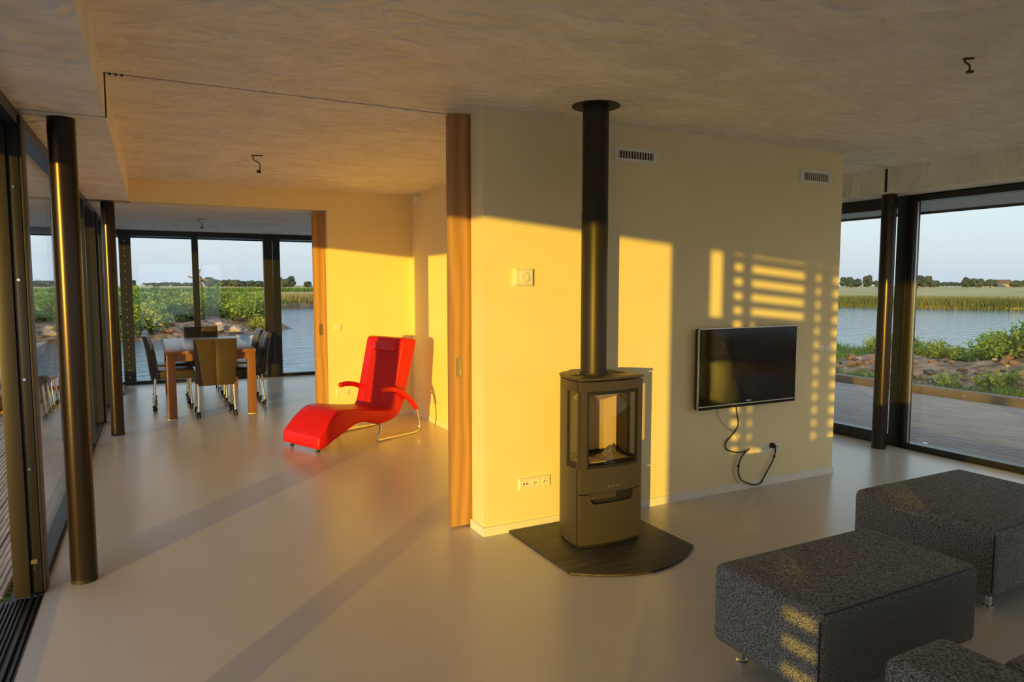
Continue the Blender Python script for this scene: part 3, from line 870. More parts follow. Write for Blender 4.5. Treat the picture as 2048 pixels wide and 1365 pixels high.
def lamp_point(x, y, z, label, sc=1.0, mirror=1, rz=0.0):
    t = thing('ceiling_lamp_point', (x, y, z), label, 'wire', rz=rz)
    part('hook_plate', M['bronze'], t, -0.03*sc, 0.045*sc, -0.008, 0.008, -0.006, 0.0, local=True)
    path = [(-0.02*sc*mirror,0,-0.003),(-0.018*sc*mirror,0,-0.028*sc),(0.008*sc*mirror,0.004,-0.045*sc),(0.022*sc*mirror,0.006,-0.06*sc),(0.022*sc*mirror,0.006,-0.10*sc)]
    build(MB().tube(catmull(path, 5), 0.0042, 7), 'wire', M['bronze'], t, local=True, smooth=True)
    part('terminal_block', M['bronze'], t, 0.008*sc*mirror-0.006, 0.008*sc*mirror+0.022, -0.006, 0.012, -0.118*sc, -0.098*sc, 0.002, local=True)
lamp_point(0.754, 5.814, H, 'bare lamp wire hanging from the ceiling above the red chaise room', 1.15, rz=R(-25))
lamp_point(3.262, 1.893, H, 'bare lamp wire on the ceiling above the grey ottomans', 0.55, rz=R(-40))
lamp_point(0.542, 9.349, ZS, 'bare lamp wire on the ceiling above the dining table', 1.0, rz=R(-10))

# ------------------------------------------------------------------ red chaise longue
CA = R(24)
ch = thing('chaise_longue', (1.16, 6.40, 0), 'red leather reclining chaise longue on a chrome frame', 'chaise', rz=CA)
top = [(-0.020,0.140),(0.02,0.185),(0.10,0.262),(0.20,0.330),(0.29,0.350),(0.411,0.335),(0.60,0.303),(0.76,0.283),(0.812,0.287),(0.845,0.36),(0.905,0.60),(0.955,0.80),(0.988,0.935)]
rr_ = [(1.010,0.962),(1.06,0.966),(1.13,0.945),(1.158,0.915)]
low = [(1.090,0.68),(1.015,0.448),(0.958,0.280),(0.900,0.212),(0.84,0.182),(0.74,0.165),(0.672,0.164),(0.58,0.185),(0.485,0.208),(0.379,0.197),(0.207,0.123),(0.08,0.062),(-0.005,0.035),(-0.030,0.06)]
loop = [Vector((p.x, p.y)) for p in catmull([(a,b,0) for a,b in top+rr_+low+[top[0]]], 4)[:-1]]
def ring_inset(lp, d):
    n = len(lp); out = []
    for i in range(n):
        t_ = (lp[(i+2)%n]-lp[(i-2)%n]).normalized()
        nn = Vector((t_.y, -t_.x))                      # inward for this winding
        out.append(lp[i] + nn*d)
    return out
def loft(lp, stations, name, m, par):
    n = len(lp); vs = []; fs = []
    for lat, ins in stations:
        for p in ring_inset(lp, ins): vs.append((p.x, lat, p.y))
    for i in range(len(stations)-1):
        for k in range(n): fs.append((i*n+k, i*n+(k+1)%n, (i+1)*n+(k+1)%n, (i+1)*n+k))
    fs.append(tuple(range(n))); fs.append(tuple(range((len(stations)-1)*n, len(stations)*n)))
    return build(MB().add(vs, fs), name, m, par, local=True, smooth=True, angle=50)
W = 0.28
body = loft(loop, [(-W,0.016),(-W+0.004,0.006),(-W+0.014,0.0),(-0.15,0.0),(0,-0.002),(0.15,0.0),(W-0.014,0.0),(W-0.004,0.006),(W,0.016)], 'cushion_body', M['red'], ch)
def front_at(f):                       # point on the front of the back, f 0..1 from hinge to top
    pts = [(0.822,0.292),(0.846,0.36),(0.905,0.60),(0.955,0.80),(0.985,0.925)]
    f *= len(pts)-1; i = min(int(f), len(pts)-2); u = f-i
    return Vector((pts[i][0]*(1-u)+pts[i+1][0]*u, pts[i][1]*(1-u)+pts[i+1][1]*u))
def slab(f0, f1, l0, l1, th, name, m, par, buttons=()):
    n = 14; k2 = 10; vs = []; fs = []
    for i in range(n+1):
        p = front_at(f0+(f1-f0)*i/n)
        q = front_at(min(1, f0+(f1-f0)*i/n+0.02)); q0 = front_at(max(0, f0+(f1-f0)*i/n-0.02))
        tt = (q-q0).normalized(); nn = Vector((-tt.y, tt.x))
        for j in range(k2+1):
            v = j/k2; lat = l0+(l1-l0)*v
            e = min(min(i, n-i)/1.2, min(j, k2-j)/1.0); bul = th*(min(1, e))**0.5
            for bf, bl in buttons:
                dd = ((i/n-bf)*(f1-f0)*0.68)**2 + ((v-bl)*(l1-l0))**2
                bul -= 0.012*math.exp(-dd/0.0012)
            vs.append((p.x+nn.x*bul, lat, p.y+nn.y*bul))
    for i in range(n):
        for j in range(k2):
            a = i*(k2+1)+j; fs.append((a, a+1, a+k2+2, a+k2+1))
    nv = len(vs)
    ring = [i*(k2+1) for i in range(n+1)] + [n*(k2+1)+j for j in range(1,k2+1)] + [i*(k2+1)+k2 for i in range(n-1,-1,-1)] + [j for j in range(k2-1,0,-1)]
    base = []
    for id_ in ring:
        x, y, z = vs[id_]; base.append((x+0.02, y, z-0.006))
    vs2 = vs + base; m_ = len(ring)
    for i in range(m_): fs.append((ring[i], ring[(i+1)%m_], nv+(i+1)%m_, nv+i))
    return build(MB().add(vs2, fs), name, m, par, local=True, smooth=True, angle=60)
slab(0.02, 0.985, -0.262, 0.165, 0.010, 'back_panel', M['shadedred'], ch, ((0.30,0.62),(0.66,0.62)))
slab(0.80, 0.99, -0.200, 0.165, 0.036, 'head_cushion', M['red'], ch)
for s_, z_, la in ((0.10,0.2585,0.03),(0.34,0.3445,0.01)):
    build(MB().lathe([(0.012,-0.004),(0.012,0.002),(0.006,0.004)], (s_, la, z_), 12), 'button', M['shadedred'], ch, local=True, smooth=True)
for lat in (-0.31, 0.31):
    pad = catmull([(0.655,lat,0.484),(0.72,lat,0.491),(0.80,lat,0.484),(0.88,lat,0.462),(0.97,lat,0.408),(1.064,lat,0.325),(1.122,lat,0.250)], 5)
    rs = [0.026 if 0 < i < len(pad)-1 else 0.018 for i in range(len(pad))]
    build(MB().tube(pad, rs, 14), 'armrest', M['red'], ch, local=True, smooth=True, angle=50)
    fr = [(1.115,lat,0.262),(1.140,lat,0.17),(1.156,lat,0.09),(1.150,lat,0.045),(1.12,lat,0.020),(1.07,lat,0.013),(0.84,lat,0.013),(0.645,lat,0.013),(0.615,lat,0.020),(0.622,lat,0.05),(0.655,lat,0.13),(0.660,lat*0.9,0.158),(0.655,lat*0.7,0.170)]
    build(MB().tube(catmull(fr, 5), 0.0115, 12), 'chrome_rail', M['chrome'], ch, local=True, smooth=True)
build(MB().tube([(0.655,-0.22,0.170),(0.655,0.22,0.170)], 0.0115, 12), 'cross_bar', M['chrome'], ch, local=True, smooth=True)
build(MB().tube([(1.03,-0.31,0.36),(1.03,0.31,0.36)], 0.009, 10), 'cross_bar', M['chrome'], ch, local=True, smooth=True)
for lat in (-0.20, 0.20):
    build(MB().lathe([(0.018,0),(0.018,0.012),(0.013,0.014),(0.013,0.055)], (0.02, lat, 0), 16), 'foot', M['bronze'], ch, local=True, smooth=True, angle=40)

# ------------------------------------------------------------------ ottomans and armchair
def rbox(name, m, par, x0, x1, y0, y1, z0, z1, r):
    return build(MB().box(x0,x1,y0,y1,z0,z1), name, m, par, bevel=r, seg=5)
def ottoman(x0, x1, y0, y1, z0, z1, label):
    t = thing('ottoman', ((x0+x1)/2, (y0+y1)/2, 0), label, 'ottoman', 'grey woven ottomans')
    rbox('upholstery', M['fabric'], t, x0, x1, y0, y1, z0, z1, 0.035)
    for x in (x0+0.10, x1-0.10):
        for y in (y0+0.07, y1-0.07):
            build(MB().lathe([(0.022,0),(0.022,0.006),(0.015,0.008),(0.015,z0+0.01)], (x,y,0), 18), 'leg', M['chrome'], t, smooth=True, angle=40)
    for path in ([(x0+0.03, y0+0.0095, z1-0.0095), (x1-0.03, y0+0.0095, z1-0.0095)], [(x0+0.0095, y0+0.0095, z0+0.03), (x0+0.0095, y0+0.0095, z1-0.03)]):
        build(MB().tube(path, 0.0028, 6), 'seam_piping', M['rubber'], t, smooth=True)
    return t
ottoman(1.930, 2.850, 1.50, 2.005, 0.085, 0.402, 'grey woven ottoman with sunlit stripes, nearest the stove')
ottoman(3.315, 4.250, 1.690, 2.405, 0.075, 0.402, 'larger dark grey ottoman at the right, nearest the terrace glass')
t = thing('armchair', (2.3, 0.7, 0), 'dark grey woven armchair corner at the bottom right', 'armchair')
rbox('arm', M['fabric'], t, 1.795, 2.085, 0.30, 1.20, 0.10, 0.452, 0.045)
rbox('seat_cushion', M['fabric'], t, 2.085, 2.76, 0.42, 1.045, 0.10, 0.445, 0.045)
rbox('arm', M['fabric'], t, 2.76, 3.05, 0.30, 1.20, 0.10, 0.452, 0.045)
rbox('backrest', M['fabric'], t, 1.795, 3.05, 0.16, 0.42, 0.10, 0.72, 0.05)
for x in (1.88, 2.97):
    for y in (0.25, 1.11):
        build(MB().lathe([(0.022,0),(0.022,0.006),(0.015,0.008),(0.015,0.12)], (x,y,0), 18), 'leg', M['chrome'], t, smooth=True, angle=40)

# ------------------------------------------------------------------ dining table and chairs
tb = thing('dining_table', (0.56, 9.5, 0), 'reddish brown wooden dining table with thick square legs', 'table')
TX0, TX1, TYa, TYb, TZ = 0.095, 1.030, 8.435, 10.58, 0.760
nb = 5
for k in range(nb):
    x0 = TX0 + (TX1-TX0)*k/nb; x1 = TX0 + (TX1-TX0)*(k+1)/nb - 0.0012
    part('tabletop_plank', M['oak'], tb, x0, x1, TYa, TYb, TZ-0.035, TZ, 0.0015)
for x in (TX0+0.005, TX1-0.095):
    for y in (TYa+0.02, TYb-0.11):
        part('leg', M['oakleg'], tb, x, x+0.09, y, y+0.09, 0.006, TZ-0.035, 0.003)
        build(MB().lathe([(0.055,0),(0.055,0.004),(0.05,0.006)], (x+0.045,y+0.045,0), 24), 'felt_disc', M['white'], tb)
part('apron', M['oakleg'], tb, TX0+0.095, TX1-0.095, TYa+0.035, TYa+0.060, TZ-0.115, TZ-0.035)
part('apron', M['oakleg'], tb, TX0+0.095, TX1-0.095, TYb-0.06, TYb-0.035, TZ-0.115, TZ-0.035)
part('apron', M['oakleg'], tb, TX0+0.02, TX0+0.045, TYa+0.11, TYb-0.11, TZ-0.115, TZ-0.035)
part('apron', M['oakleg'], tb, TX1-0.045, TX1-0.02, TYa+0.11, TYb-0.11, TZ-0.115, TZ-0.035)

def make_chair():
    """faces +y; back at -y; origin on the floor under the seat centre"""
    t = thing('dining_chair', (0,0,0), 'x', 'chair', 'brown leather dining chairs on castors')
    # backrest: lofted sections, two halves with a seam
    secs = []
    prof = [(0.365,-0.205,0.375,0.055),(0.45,-0.222,0.40,0.07),(0.58,-0.235,0.425,0.065),(0.72,-0.252,0.44,0.055),(0.84,-0.275,0.445,0.045),(0.895,-0.292,0.440,0.036)]
    for side in (-1, 1):
        vs = []; fs = []; ns = 8
        for z, y, w, th in prof:
            hw = w/2
            for j in range(ns+1):                      # outer (rear) skin
                u = j/ns; x = side*(0.002+ (hw-0.002)*u)
                bul = 0.010*math.sin(math.pi*min(1,u*1.0))**0.5 if 0 < j < ns else -0.004
                vs.append((x, y-bul, z))
            for j in range(ns, -1, -1):
                u = j/ns; x = side*(0.002+(hw-0.002)*u)
                bul = 0.012 if 0 < j < ns else -0.004
                vs.append((x, y+th+bul, z))
        m_ = 2*(ns+1)
        for i in range(len(prof)-1):
            for k in range(m_): fs.append((i*m_+k, i*m_+(k+1)%m_, (i+1)*m_+(k+1)%m_, (i+1)*m_+k))
        fs.append(tuple(range(m_))); fs.append(tuple(range((len(prof)-1)*m_, len(prof)*m_)))
        build(MB().add(vs, fs), 'backrest', M['leather'], t, local=True, smooth=True, angle=50)
    build(MB().box(-0.215,0.215,-0.165,0.255,0.375,0.485), 'seat', M['leather'], t, local=True, bevel=0.03, seg=4)
    for sx in (-1, 1):
        for sy in (-1, 1):
            x0, y0 = sx*0.185, (-0.17 if sy < 0 else 0.20)
            x1, y1 = sx*0.192, (-0.195 if sy < 0 else 0.215)
            lg = build(MB().tube([(x0,y0,0.39),(x0*0.6+x1*0.4,y0*0.6+y1*0.4,0.24),(x1,y1,0.065)], 0.0125, 12), 'leg', M['chrome'], t, local=True, smooth=True)
            for d in (-0.014, 0.014):
                build(MB().lathe([(0.012,d-0.008),(0.024,d-0.008),(0.026,d),(0.024,d+0.008),(0.012,d+0.008)], (x1, y1-0.012*sy, 0.026), 18, 'x'), 'castor', M['rubber'], lg, local=True, smooth=True, angle=40)
            build(MB().lathe([(0.014,0.045),(0.018,0.05),(0.018,0.066),(0.012,0.072)], (x1, y1, 0), 14), 'castor_hood', M['rubber'], lg, local=True, smooth=True, angle=40)
    return t
chair = make_chair()
spots = [((0.595, 8.615), 0, 'brown leather dining chair at the near end with its back to the viewer'),
         ((0.585, 10.60), 180, 'brown leather dining chair at the far end of the table'),
         ((0.155, 9.30), -90, 'brown leather dining chair on the left side, nearer the viewer'),
         ((0.155, 9.95), -90, 'brown leather dining chair on the left side, nearer the water'),
         ((0.990, 9.18), 90, 'brown leather dining chair on the right side, nearer the viewer'),
         ((0.990, 9.85), 90, 'brown leather dining chair on the right side, nearer the water')]
for i, ((x, y), a, lb) in enumerate(spots):
    c = chair if i == 0 else copy_tree(chair)
    c.location = (x, y, 0); c.rotation_euler = (0,0,R(a)); c['label'] = lb

# ------------------------------------------------------------------ terraces
def board_mesh(w, length, ridges=5):
    pts = [(0,0),(w,0)]
    top_ = []
    p = w/ridges
    for k in range(ridges):
        a = k*p
        top_ += [(a+0.004, 0.022),(a+p-0.004, 0.022),(a+p-0.002, 0.017),(a+p+0.002, 0.017)]
    top_ = top_[:-2]
    prof = [(0,0),(w,0)] + list(reversed(top_))
    mb = MB().prism_y(prof, 0, length)
    return mb
def deck(name, x0, x1, y0, y1, zt, label, cuts):
    t = struct(name, (x0, y0, zt-0.03), label, 'deck')
    w = 0.138; n = int((x1-x0)/0.143)
    cache = {}
    rnd = random.Random(3)
    for k in range(n):
        ys = [y0] + [c + rnd.choice((-1.2, -0.6, 0.0, 0.7, 1.3)) for c in cuts] + [y1]
        for a, b in zip(ys[:-1], ys[1:]):
            L_ = round(b-a-0.005, 2)
            if L_ not in cache:
                o = build(board_mesh(w, L_), 'deck_board', M['deck'], t, local=True)
                cache[L_] = o.data
            else:
                o = bpy.data.objects.new('deck_board', cache[L_]); link(o, t, True)
            o.location = (0.143*k, a-y0, 0.008)
    return t
deck('deck_right', 6.20, 9.50, -5.0, 14.0, -0.03, 'weathered timber deck outside the right-hand glazing', (-1.0, 3.2, 7.5, 11.0))
deck('deck_left', -3.60, -0.72, -5.0, 10.4, -0.10, 'grooved timber deck outside the left glass', (-1.0, 3.0, 7.0))
kb = struct('trim_1', (9.55, 4, -0.05), 'timber kerb beam with bolts along the right-hand deck edge', 'kerb')
part('kerb_beam', M['kerb'], kb, 9.52, 9.70, -5.0, 14.0, -0.25, 0.075, 0.006)
for k in range(12):
    build(MB().lathe([(0.016,0),(0.016,-0.008),(0.008,-0.012)], (9.52, -2.0+1.05*k, 0.015), 10, 'x'), 'bolt_head', M['silver'], kb)
t = thing('door_stop', (6.35, 3.83, -0.03), 'small metal door stop on the deck by the right-hand glazing', 'door stop')
build(MB().lathe([(0.012,0),(0.012,0.045),(0.022,0.047),(0.022,0.062),(0.012,0.066)], (6.30, 3.86, -0.03), 16), 'knob', M['chrome'], t, smooth=True, angle=40)
build(MB().lathe([(0.024,0),(0.024,0.006)], (6.30, 3.86, -0.03), 16), 'base_disc', M['chrome'], t)
t = thing('door_stop', (-0.80, 4.15, -0.10), 'small metal door stop on the left deck by the threshold', 'door stop')
build(MB().lathe([(0.010,0),(0.010,0.035),(0.018,0.037),(0.018,0.050),(0.010,0.054)], (-0.735, 4.10, -0.10), 16), 'knob', M['chrome'], t, smooth=True, angle=40)
build(MB().lathe([(0.022,0),(0.022,0.006)], (-0.735, 4.10, -0.10), 16), 'base_disc', M['chrome'], t)
part('plinth_wall', M['fascia'], struct('trim_2', (0,0,-0.6), 'dark plinth under the house', 'plinth'), XG-0.2, XR+0.12, YB-0.1, Y4+0.1, -0.8, -0.13)

# ------------------------------------------------------------------ water and land
wt = build(MB().box(-700, 700, -300, 1100, -3, -0.55), 'lake', M['water'])
tag(wt, 'rippled blue lake water around the house', 'water', kind='stuff')

def land(name, pts, z_in, label, m, drop=0.8, inset=1.5):
    """land raised above the water with a sloping shore; pts is the waterline, counter-clockwise"""
    n = len(pts); c = Vector((sum(p[0] for p in pts)/n, sum(p[1] for p in pts)/n))
    vs = [(x, y, -0.9) for x, y in pts]
    for x, y in pts:
        d = c - Vector((x, y)); d = d.normalized()*min(inset, d.length*0.5)
        vs.append((x+d.x, y+d.y, z_in))
    fs = [(i, (i+1)%n, n+(i+1)%n, n+i) for i in range(n)] + [tuple(range(n, 2*n))]
    o = build(MB().add(vs, fs), name, m)
    return tag(o, label, 'ground', kind='structure')
land('ground_far', [(58,-250),(62,10),(59.5,30),(57.5,36),(54.5,43),(45,52),(30,57),(10.5,60),(4,63),(-20,60),(-60,70),(-250,80),(-650,200),(-650,1050),(650,1050),(650,-250)], -0.30, 'flat dry grassland beyond the lake reaching the horizon', M['field'], inset=1.0)

def bank(name, fn_z, xs, ys, label):
    vs = []; fs = []
    nx, ny = len(xs), len(ys)
    for y in ys:
        for x in xs: vs.append((x, y, fn_z(x, y)))
    for j in range(ny-1):
        for i in range(nx-1):
            a = j*nx+i; fs.append((a, a+1, a+nx+1, a+nx))
    o = build(MB().add(vs, fs), name, M['soil'], smooth=True, angle=60)
    return tag(o, label, 'bank', kind='structure')
def frange(a, b, s):
    n = max(1, int((b-a)/s)); return [a+(b-a)*i/n for i in range(n+1)]
rb = random.Random(11)
def wob(x, y): return 0.07*math.sin(1.7*x+0.9*y)+0.06*math.sin(2.9*y-1.3*x)+0.04*math.sin(5.1*x+4.3*y)
def z_east(x, y):
    sh = 15.6 + 0.25*(11.5-y)*0.9 if y < 11.5 else 15.6-(y-11.5)*1.6
    d = sh - x
    base = -0.06 + 0.22*math.exp(-((x-12.4)/1.3)**2)
    k = max(0, min(1, d/2.2))
    return -0.95*(1-k) + (base + wob(x,y)*0.9)*k if x > 9.9 else -0.08
def z_north(x, y):
    sy = 28.2 + 0.3*math.sin(x*0.8) + max(0, x-0.5)*0.4 + max(0, x-2.5)*0.75
    e = min(y - sy, (6.0 - x)*1.3)
    k = max(0, min(1, e/1.8))
    return -0.75*(1-k) + (-0.05 + 0.25*min(1, max(0,(y-32)/12)) + wob(x,y))*k
def z_west(x, y):
    e = min((13.6 - y)*1.0, y-9.9 + 3)
    k = max(0, min(1, (13.9-y)/1.6))
    return -0.95*(1-k) + (-0.02+wob(x,y))*k
be = bank('ground_east', z_east, frange(9.70, 22, 0.35), frange(-8, 15, 0.4), 'rubble and soil bank beyond the right-hand deck')
bn = bank('ground_north', z_north, frange(-26, 7, 0.6), frange(26, 62, 0.7), 'overgrown rubble bank across the water from the dining end')
bwst = bank('ground_west', z_west, frange(-12, -0.4, 0.35), frange(10.3, 15.0, 0.3), 'rough stone bank at the end of the left deck')

# stones: pieces of the banks, sharing a few meshes
def rock_mesh(seed):
    r_ = random.Random(seed)
    bm = bmesh.new(); bmesh.ops.create_icosphere(bm, subdivisions=1, radius=0.5)
    for v in bm.verts:
        v.co *= r_.uniform(0.7, 1.25)
    bm.verts.ensure_lookup_table()
    me = bpy.data.meshes.new('stone'); bm.to_mesh(me); bm.free()
    return me
rocks = []
for i, mn in enumerate(('stone1','stone1','stone2','stone3','stone2','stone1')):
    me = rock_mesh(40+i); me.materials.append(M[mn]); rocks.append(me)
def scatter(par, fn, region, n, smin, smax, seed, weights):
    r_ = random.Random(seed); base = wloc(par)
    for _ in range(n):
        x, y = region(r_)
        o = bpy.data.objects.new('stone', r_.choices(rocks, weights)[0])
        link(o, par, True)
        s = r_.uniform(smin, smax)*r_.uniform(0.6, 1.3)
        o.location = (x, y, fn(x, y)+s*0.12)
        o.scale = (s*r_.uniform(0.8,1.4), s*r_.uniform(0.8,1.4), s*r_.uniform(0.5,0.8))
        o.rotation_euler = (r_.uniform(-.4,.4), r_.uniform(-.4,.4), r_.uniform(0,6.28))
scatter(be, z_east, lambda r_: (10.8+abs(r_.gauss(0,0.9)), r_.uniform(3.0, 9.5)), 290, 0.06, 0.16, 7, (5,5,3,1.2,2,5))
scatter(bn, z_north, lambda r_: (r_.uniform(-9, 5), 28.5+abs(r_.gauss(0,1.3))), 120, 0.2, 0.5, 8, (2,2,4,3,3,2))
scatter(bwst, z_west, lambda r_: (r_.uniform(-4.5, -0.9), r_.uniform(10.4, 13.6)), 140, 0.18, 0.5, 9, (1,0.5,6,0.8,6,0.5))

# shrubs: leaf meshes shared between individuals
def shrub_mesh(seed, h, rad, n, leaf, m, spiky=0.3):
    r_ = random.Random(seed); mb = MB()
    stems = []
    for _ in range(9):
        a = r_.uniform(0, 6.28); rr = rad*r_.uniform(0.15, 0.95)
        stems.append((Vector((0.15*rr*math.cos(a), 0.15*rr*math.sin(a), 0)), Vector((rr*math.cos(a), rr*math.sin(a), h*r_.uniform(0.55, 1.0)*(1-0.35*(rr/rad)**2)))))
    for _ in range(n):
        b, t_ = r_.choice(stems); u = r_.uniform(0.25, 1.02)**0.8
        p = b.lerp(t_, u) + Vector((r_.gauss(0,1), r_.gauss(0,1), r_.gauss(0,0.7)))*rad*0.20
        p.z = max(0.03, p.z)
        d = Vector((r_.gauss(0,1), r_.gauss(0,1), r_.gauss(0.45,0.6))).normalized()
        s_ = d.cross(Vector((r_.gauss(0,1), r_.gauss(0,1), r_.gauss(0,1)))).normalized()
        L_ = leaf*r_.uniform(0.6, 1.4); w_ = L_*0.32
        up = d.cross(s_)*L_*0.12
        mb.add([p, p+d*L_*0.5+s_*w_+up, p+d*L_, p+d*L_*0.5-s_*w_+up], [(0,1,2,3)])
    me = bpy.data.meshes.new('foliage'); me.from_pydata(mb.v, [], mb.f); me.materials.append(m)
    sb = MB()
    for b, t_ in stems: sb.tube([b, b.lerp(t_, 0.5)+Vector((0,0,0.04)), t_], [0.012*h, 0.008*h, 0.003*h], 5)
    sm = bpy.data.meshes.new('stems'); sm.from_pydata(sb.v, [], sb.f); sm.materials.append(M['stem'])
    return me, sm
KINDS_N = [shrub_mesh(100+i, 1.25, 0.95, 1150, 0.155, M['leaf'] if i%3 else M['leafy']) for i in range(5)]
KINDS_E = [shrub_mesh(200+i, 0.80, 0.55, 700, 0.095, M['leafy'] if i%2 else M['leaf']) for i in range(4)]
KINDS_S = [shrub_mesh(300+i, 0.34, 0.26, 160, 0.075, M['leafy']) for i in range(2)]
def shrub(kinds, r_, x, y, z, s, label, group, sz=1.0):
    t = thing('shrub', (x, y, z), label, 'shrub', group, rz=r_.uniform(0, 6.28))
    f, s_ = r_.choice(kinds)
    t.scale = (s, s, s*sz)
    a = bpy.data.objects.new('foliage', f); link(a, t, True)
    b = bpy.data.objects.new('stems', s_); link(b, t, True)
    return t
r_ = random.Random(21)
NB_ = 0
row = 0
for yy in (28.75, 30.1, 31.8, 33.6, 35.6, 38.0, 41.0):
    row += 1
    x = -10.0 + (row % 2)*0.6
    while x < 4.9:
        xx, y2 = x + r_.uniform(-.4,.4), yy + r_.uniform(-.5,.5) + max(0, x-0.5)*0.4 + max(0, x-2.5)*0.75
        if z_north(xx, y2) > -0.66 and not (row <= 2 and 0.25 < xx < 1.3) and r_.random() < 0.93:
            s = r_.uniform(0.72, 1.12)*(0.85 if row == 1 else 1.0)
            where = ('on the waterline of the far bank' if row <= 2 else 'further back in the thicket across the water') + (', left of the centre mullion' if xx/y2 < 0.051 else ', right of the centre mullion')
            shrub(KINDS_N, r_, xx, y2, z_north(xx, y2)-0.05, s, 'leafy green shrub ' + where, 'shrubs ' + where, r_.uniform(0.75,1.05))
        x += 1.2
for x0 in (12.75, 13.15, 13.6, 14.1):
    y = 2.6
    while y < 9.3:
        x, y2 = x0 + r_.uniform(-.15,.15), y + r_.uniform(-.12,.12)
        hs = 0.50 + 0.55*max(0, min(1, (7.3-y2)/1.6))
        shrub(KINDS_E, r_, x, y2, max(-0.1, z_east(x, y2)-0.03), hs*r_.uniform(0.8, 1.15), '%s yellow-green shrub in the %s row beyond the rubble bank' % (('tall', 'rear') if hs > 0.8 and x0 > 13.4 else ('tall', 'front') if hs > 0.8 else ('low', 'rear') if x0 > 13.4 else ('low', 'front')), '%s shrubs in the %s row beyond the right-hand deck' % ('tall' if hs > 0.8 else 'low', 'rear' if x0 > 13.4 else 'front'))
        y += 0.40
for x, y in ((10.5,5.3),(10.55,5.6),(10.6,4.7),(10.7,6.2),(10.45,5.0)):
    shrub(KINDS_S, r_, x, y, z_east(x, y)-0.01, r_.uniform(0.8,1.3), 'small yellow-green weed growing beside the timber kerb', 'weeds beside the kerb')

# grass along the kerb, reeds on the far shores: nobody could count them
def blades(region, n, h0, h1, w, seed, m, name, label, cat, zfn, lean=0.25):
    r2 = random.Random(seed); mb = MB()
    for _ in range(n):
        x, y = region(r2); z = zfn(x, y)
        a = r2.uniform(0, 6.28); h_ = r2.uniform(h0, h1)
        dx, dy = math.cos(a)*w, math.sin(a)*w
        lx, ly = r2.gauss(0, lean)*h_, r2.gauss(0, lean)*h_
        mb.add([(x-dx,y-dy,z),(x+dx,y+dy,z),(x+dx*0.6+lx*0.5,y+dy*0.6+ly*0.5,z+h_*0.6),(x+lx,y+ly,z+h_),(x-dx*0.6+lx*0.5,y-dy*0.6+ly*0.5,z+h_*0.6)], [(0,1,2,3,4)])
    o = build(mb, name, m, fixn=False)
    return tag(o, label, cat, kind='stuff')
blades(lambda q: (9.72+abs(q.gauss(0,0.45)), q.uniform(-1, 12)), 9000, 0.05, 0.16, 0.007, 31, M['grass'], 'grass', 'short green grass growing along the timber kerb', 'grass', z_east, 0.4)
blades(lambda q: (9.8+q.uniform(0,4.2), q.uniform(8.5, 11.8)), 5000, 0.06, 0.2, 0.008, 37, M['grass'], 'grass', 'green grass on the bank left of the right-hand column', 'grass', z_east, 0.4)
def shore_pt(q, poly, depth):
    i = q.randrange(len(poly)-1); u = q.random()
    (x0,y0),(x1,y1) = poly[i], poly[i+1]
    L_ = math.hypot(x1-x0, y1-y0); nx, ny = (y1-y0)/L_, -(x1-x0)/L_
    if nx*(30)+ny*(40) < 0: nx, ny = -nx, -ny
    d = depth*q.random()**1.3
    return (x0+(x1-x0)*u+nx*d, y0+(y1-y0)*u+ny*d)
blades(lambda q: shore_pt(q, [(61.7,8),(60.2,22),(59.2,30),(57.2,36),(54.2,43)], 7), 19000, 0.55, 1.15, 0.035, 32, M['reed'], 'reeds', 'tall reeds along the far shore seen through the right-hand glazing', 'reeds', lambda x, y: -0.55)
blades(lambda q: (q.uniform(4.5, 22), 61.5+abs(q.gauss(0,4))), 9000, 0.6, 1.25, 0.04, 33, M['reed'], 'reeds', 'tall reeds behind the timber edged shore beyond the dining end', 'reeds', lambda x, y: -0.42)
blades(lambda q: (q.uniform(-32, 6), 44+abs(q.gauss(0,6))), 14000, 0.35, 0.8, 0.03, 34, M['reed'], 'reeds', 'dry grass behind the thicket across the water', 'reeds', lambda x, y: max(-0.3, z_north(x, y) if y < 61 else -0.3))
blades(lambda q: (q.uniform(-140, 36), 172+abs(q.gauss(0,5))), 14000, 0.7, 1.25, 0.10, 35, M['grass'], 'reeds', 'distant green reed belt crossing the field', 'reeds', lambda x, y: -0.32, 0.12)
# timber edged shore
tr = thing('shore_revetment', (12, 60, -0.55), 'timber plank revetment along the far shore', 'revetment')
for k in range(34):
    x = 4.6 + 0.62*k
    part('revetment_plank', M['pile'], tr, x, x+0.59, 60.0-0.03*k*0.3, 60.12-0.03*k*0.3, -0.9, -0.10+0.03*math.sin(k*2.1))
t = thing('half_sunken_log', (8.7, 33.5, -0.6), 'dark half sunken log in the water beyond the dining end', 'log')
build(MB().tube([(7.2,33.9,-0.60),(8.4,33.6,-0.47),(10.2,33.2,-0.36)], [0.05,0.16,0.22], 10), 'trunk', M['stone2'], t, smooth=True)

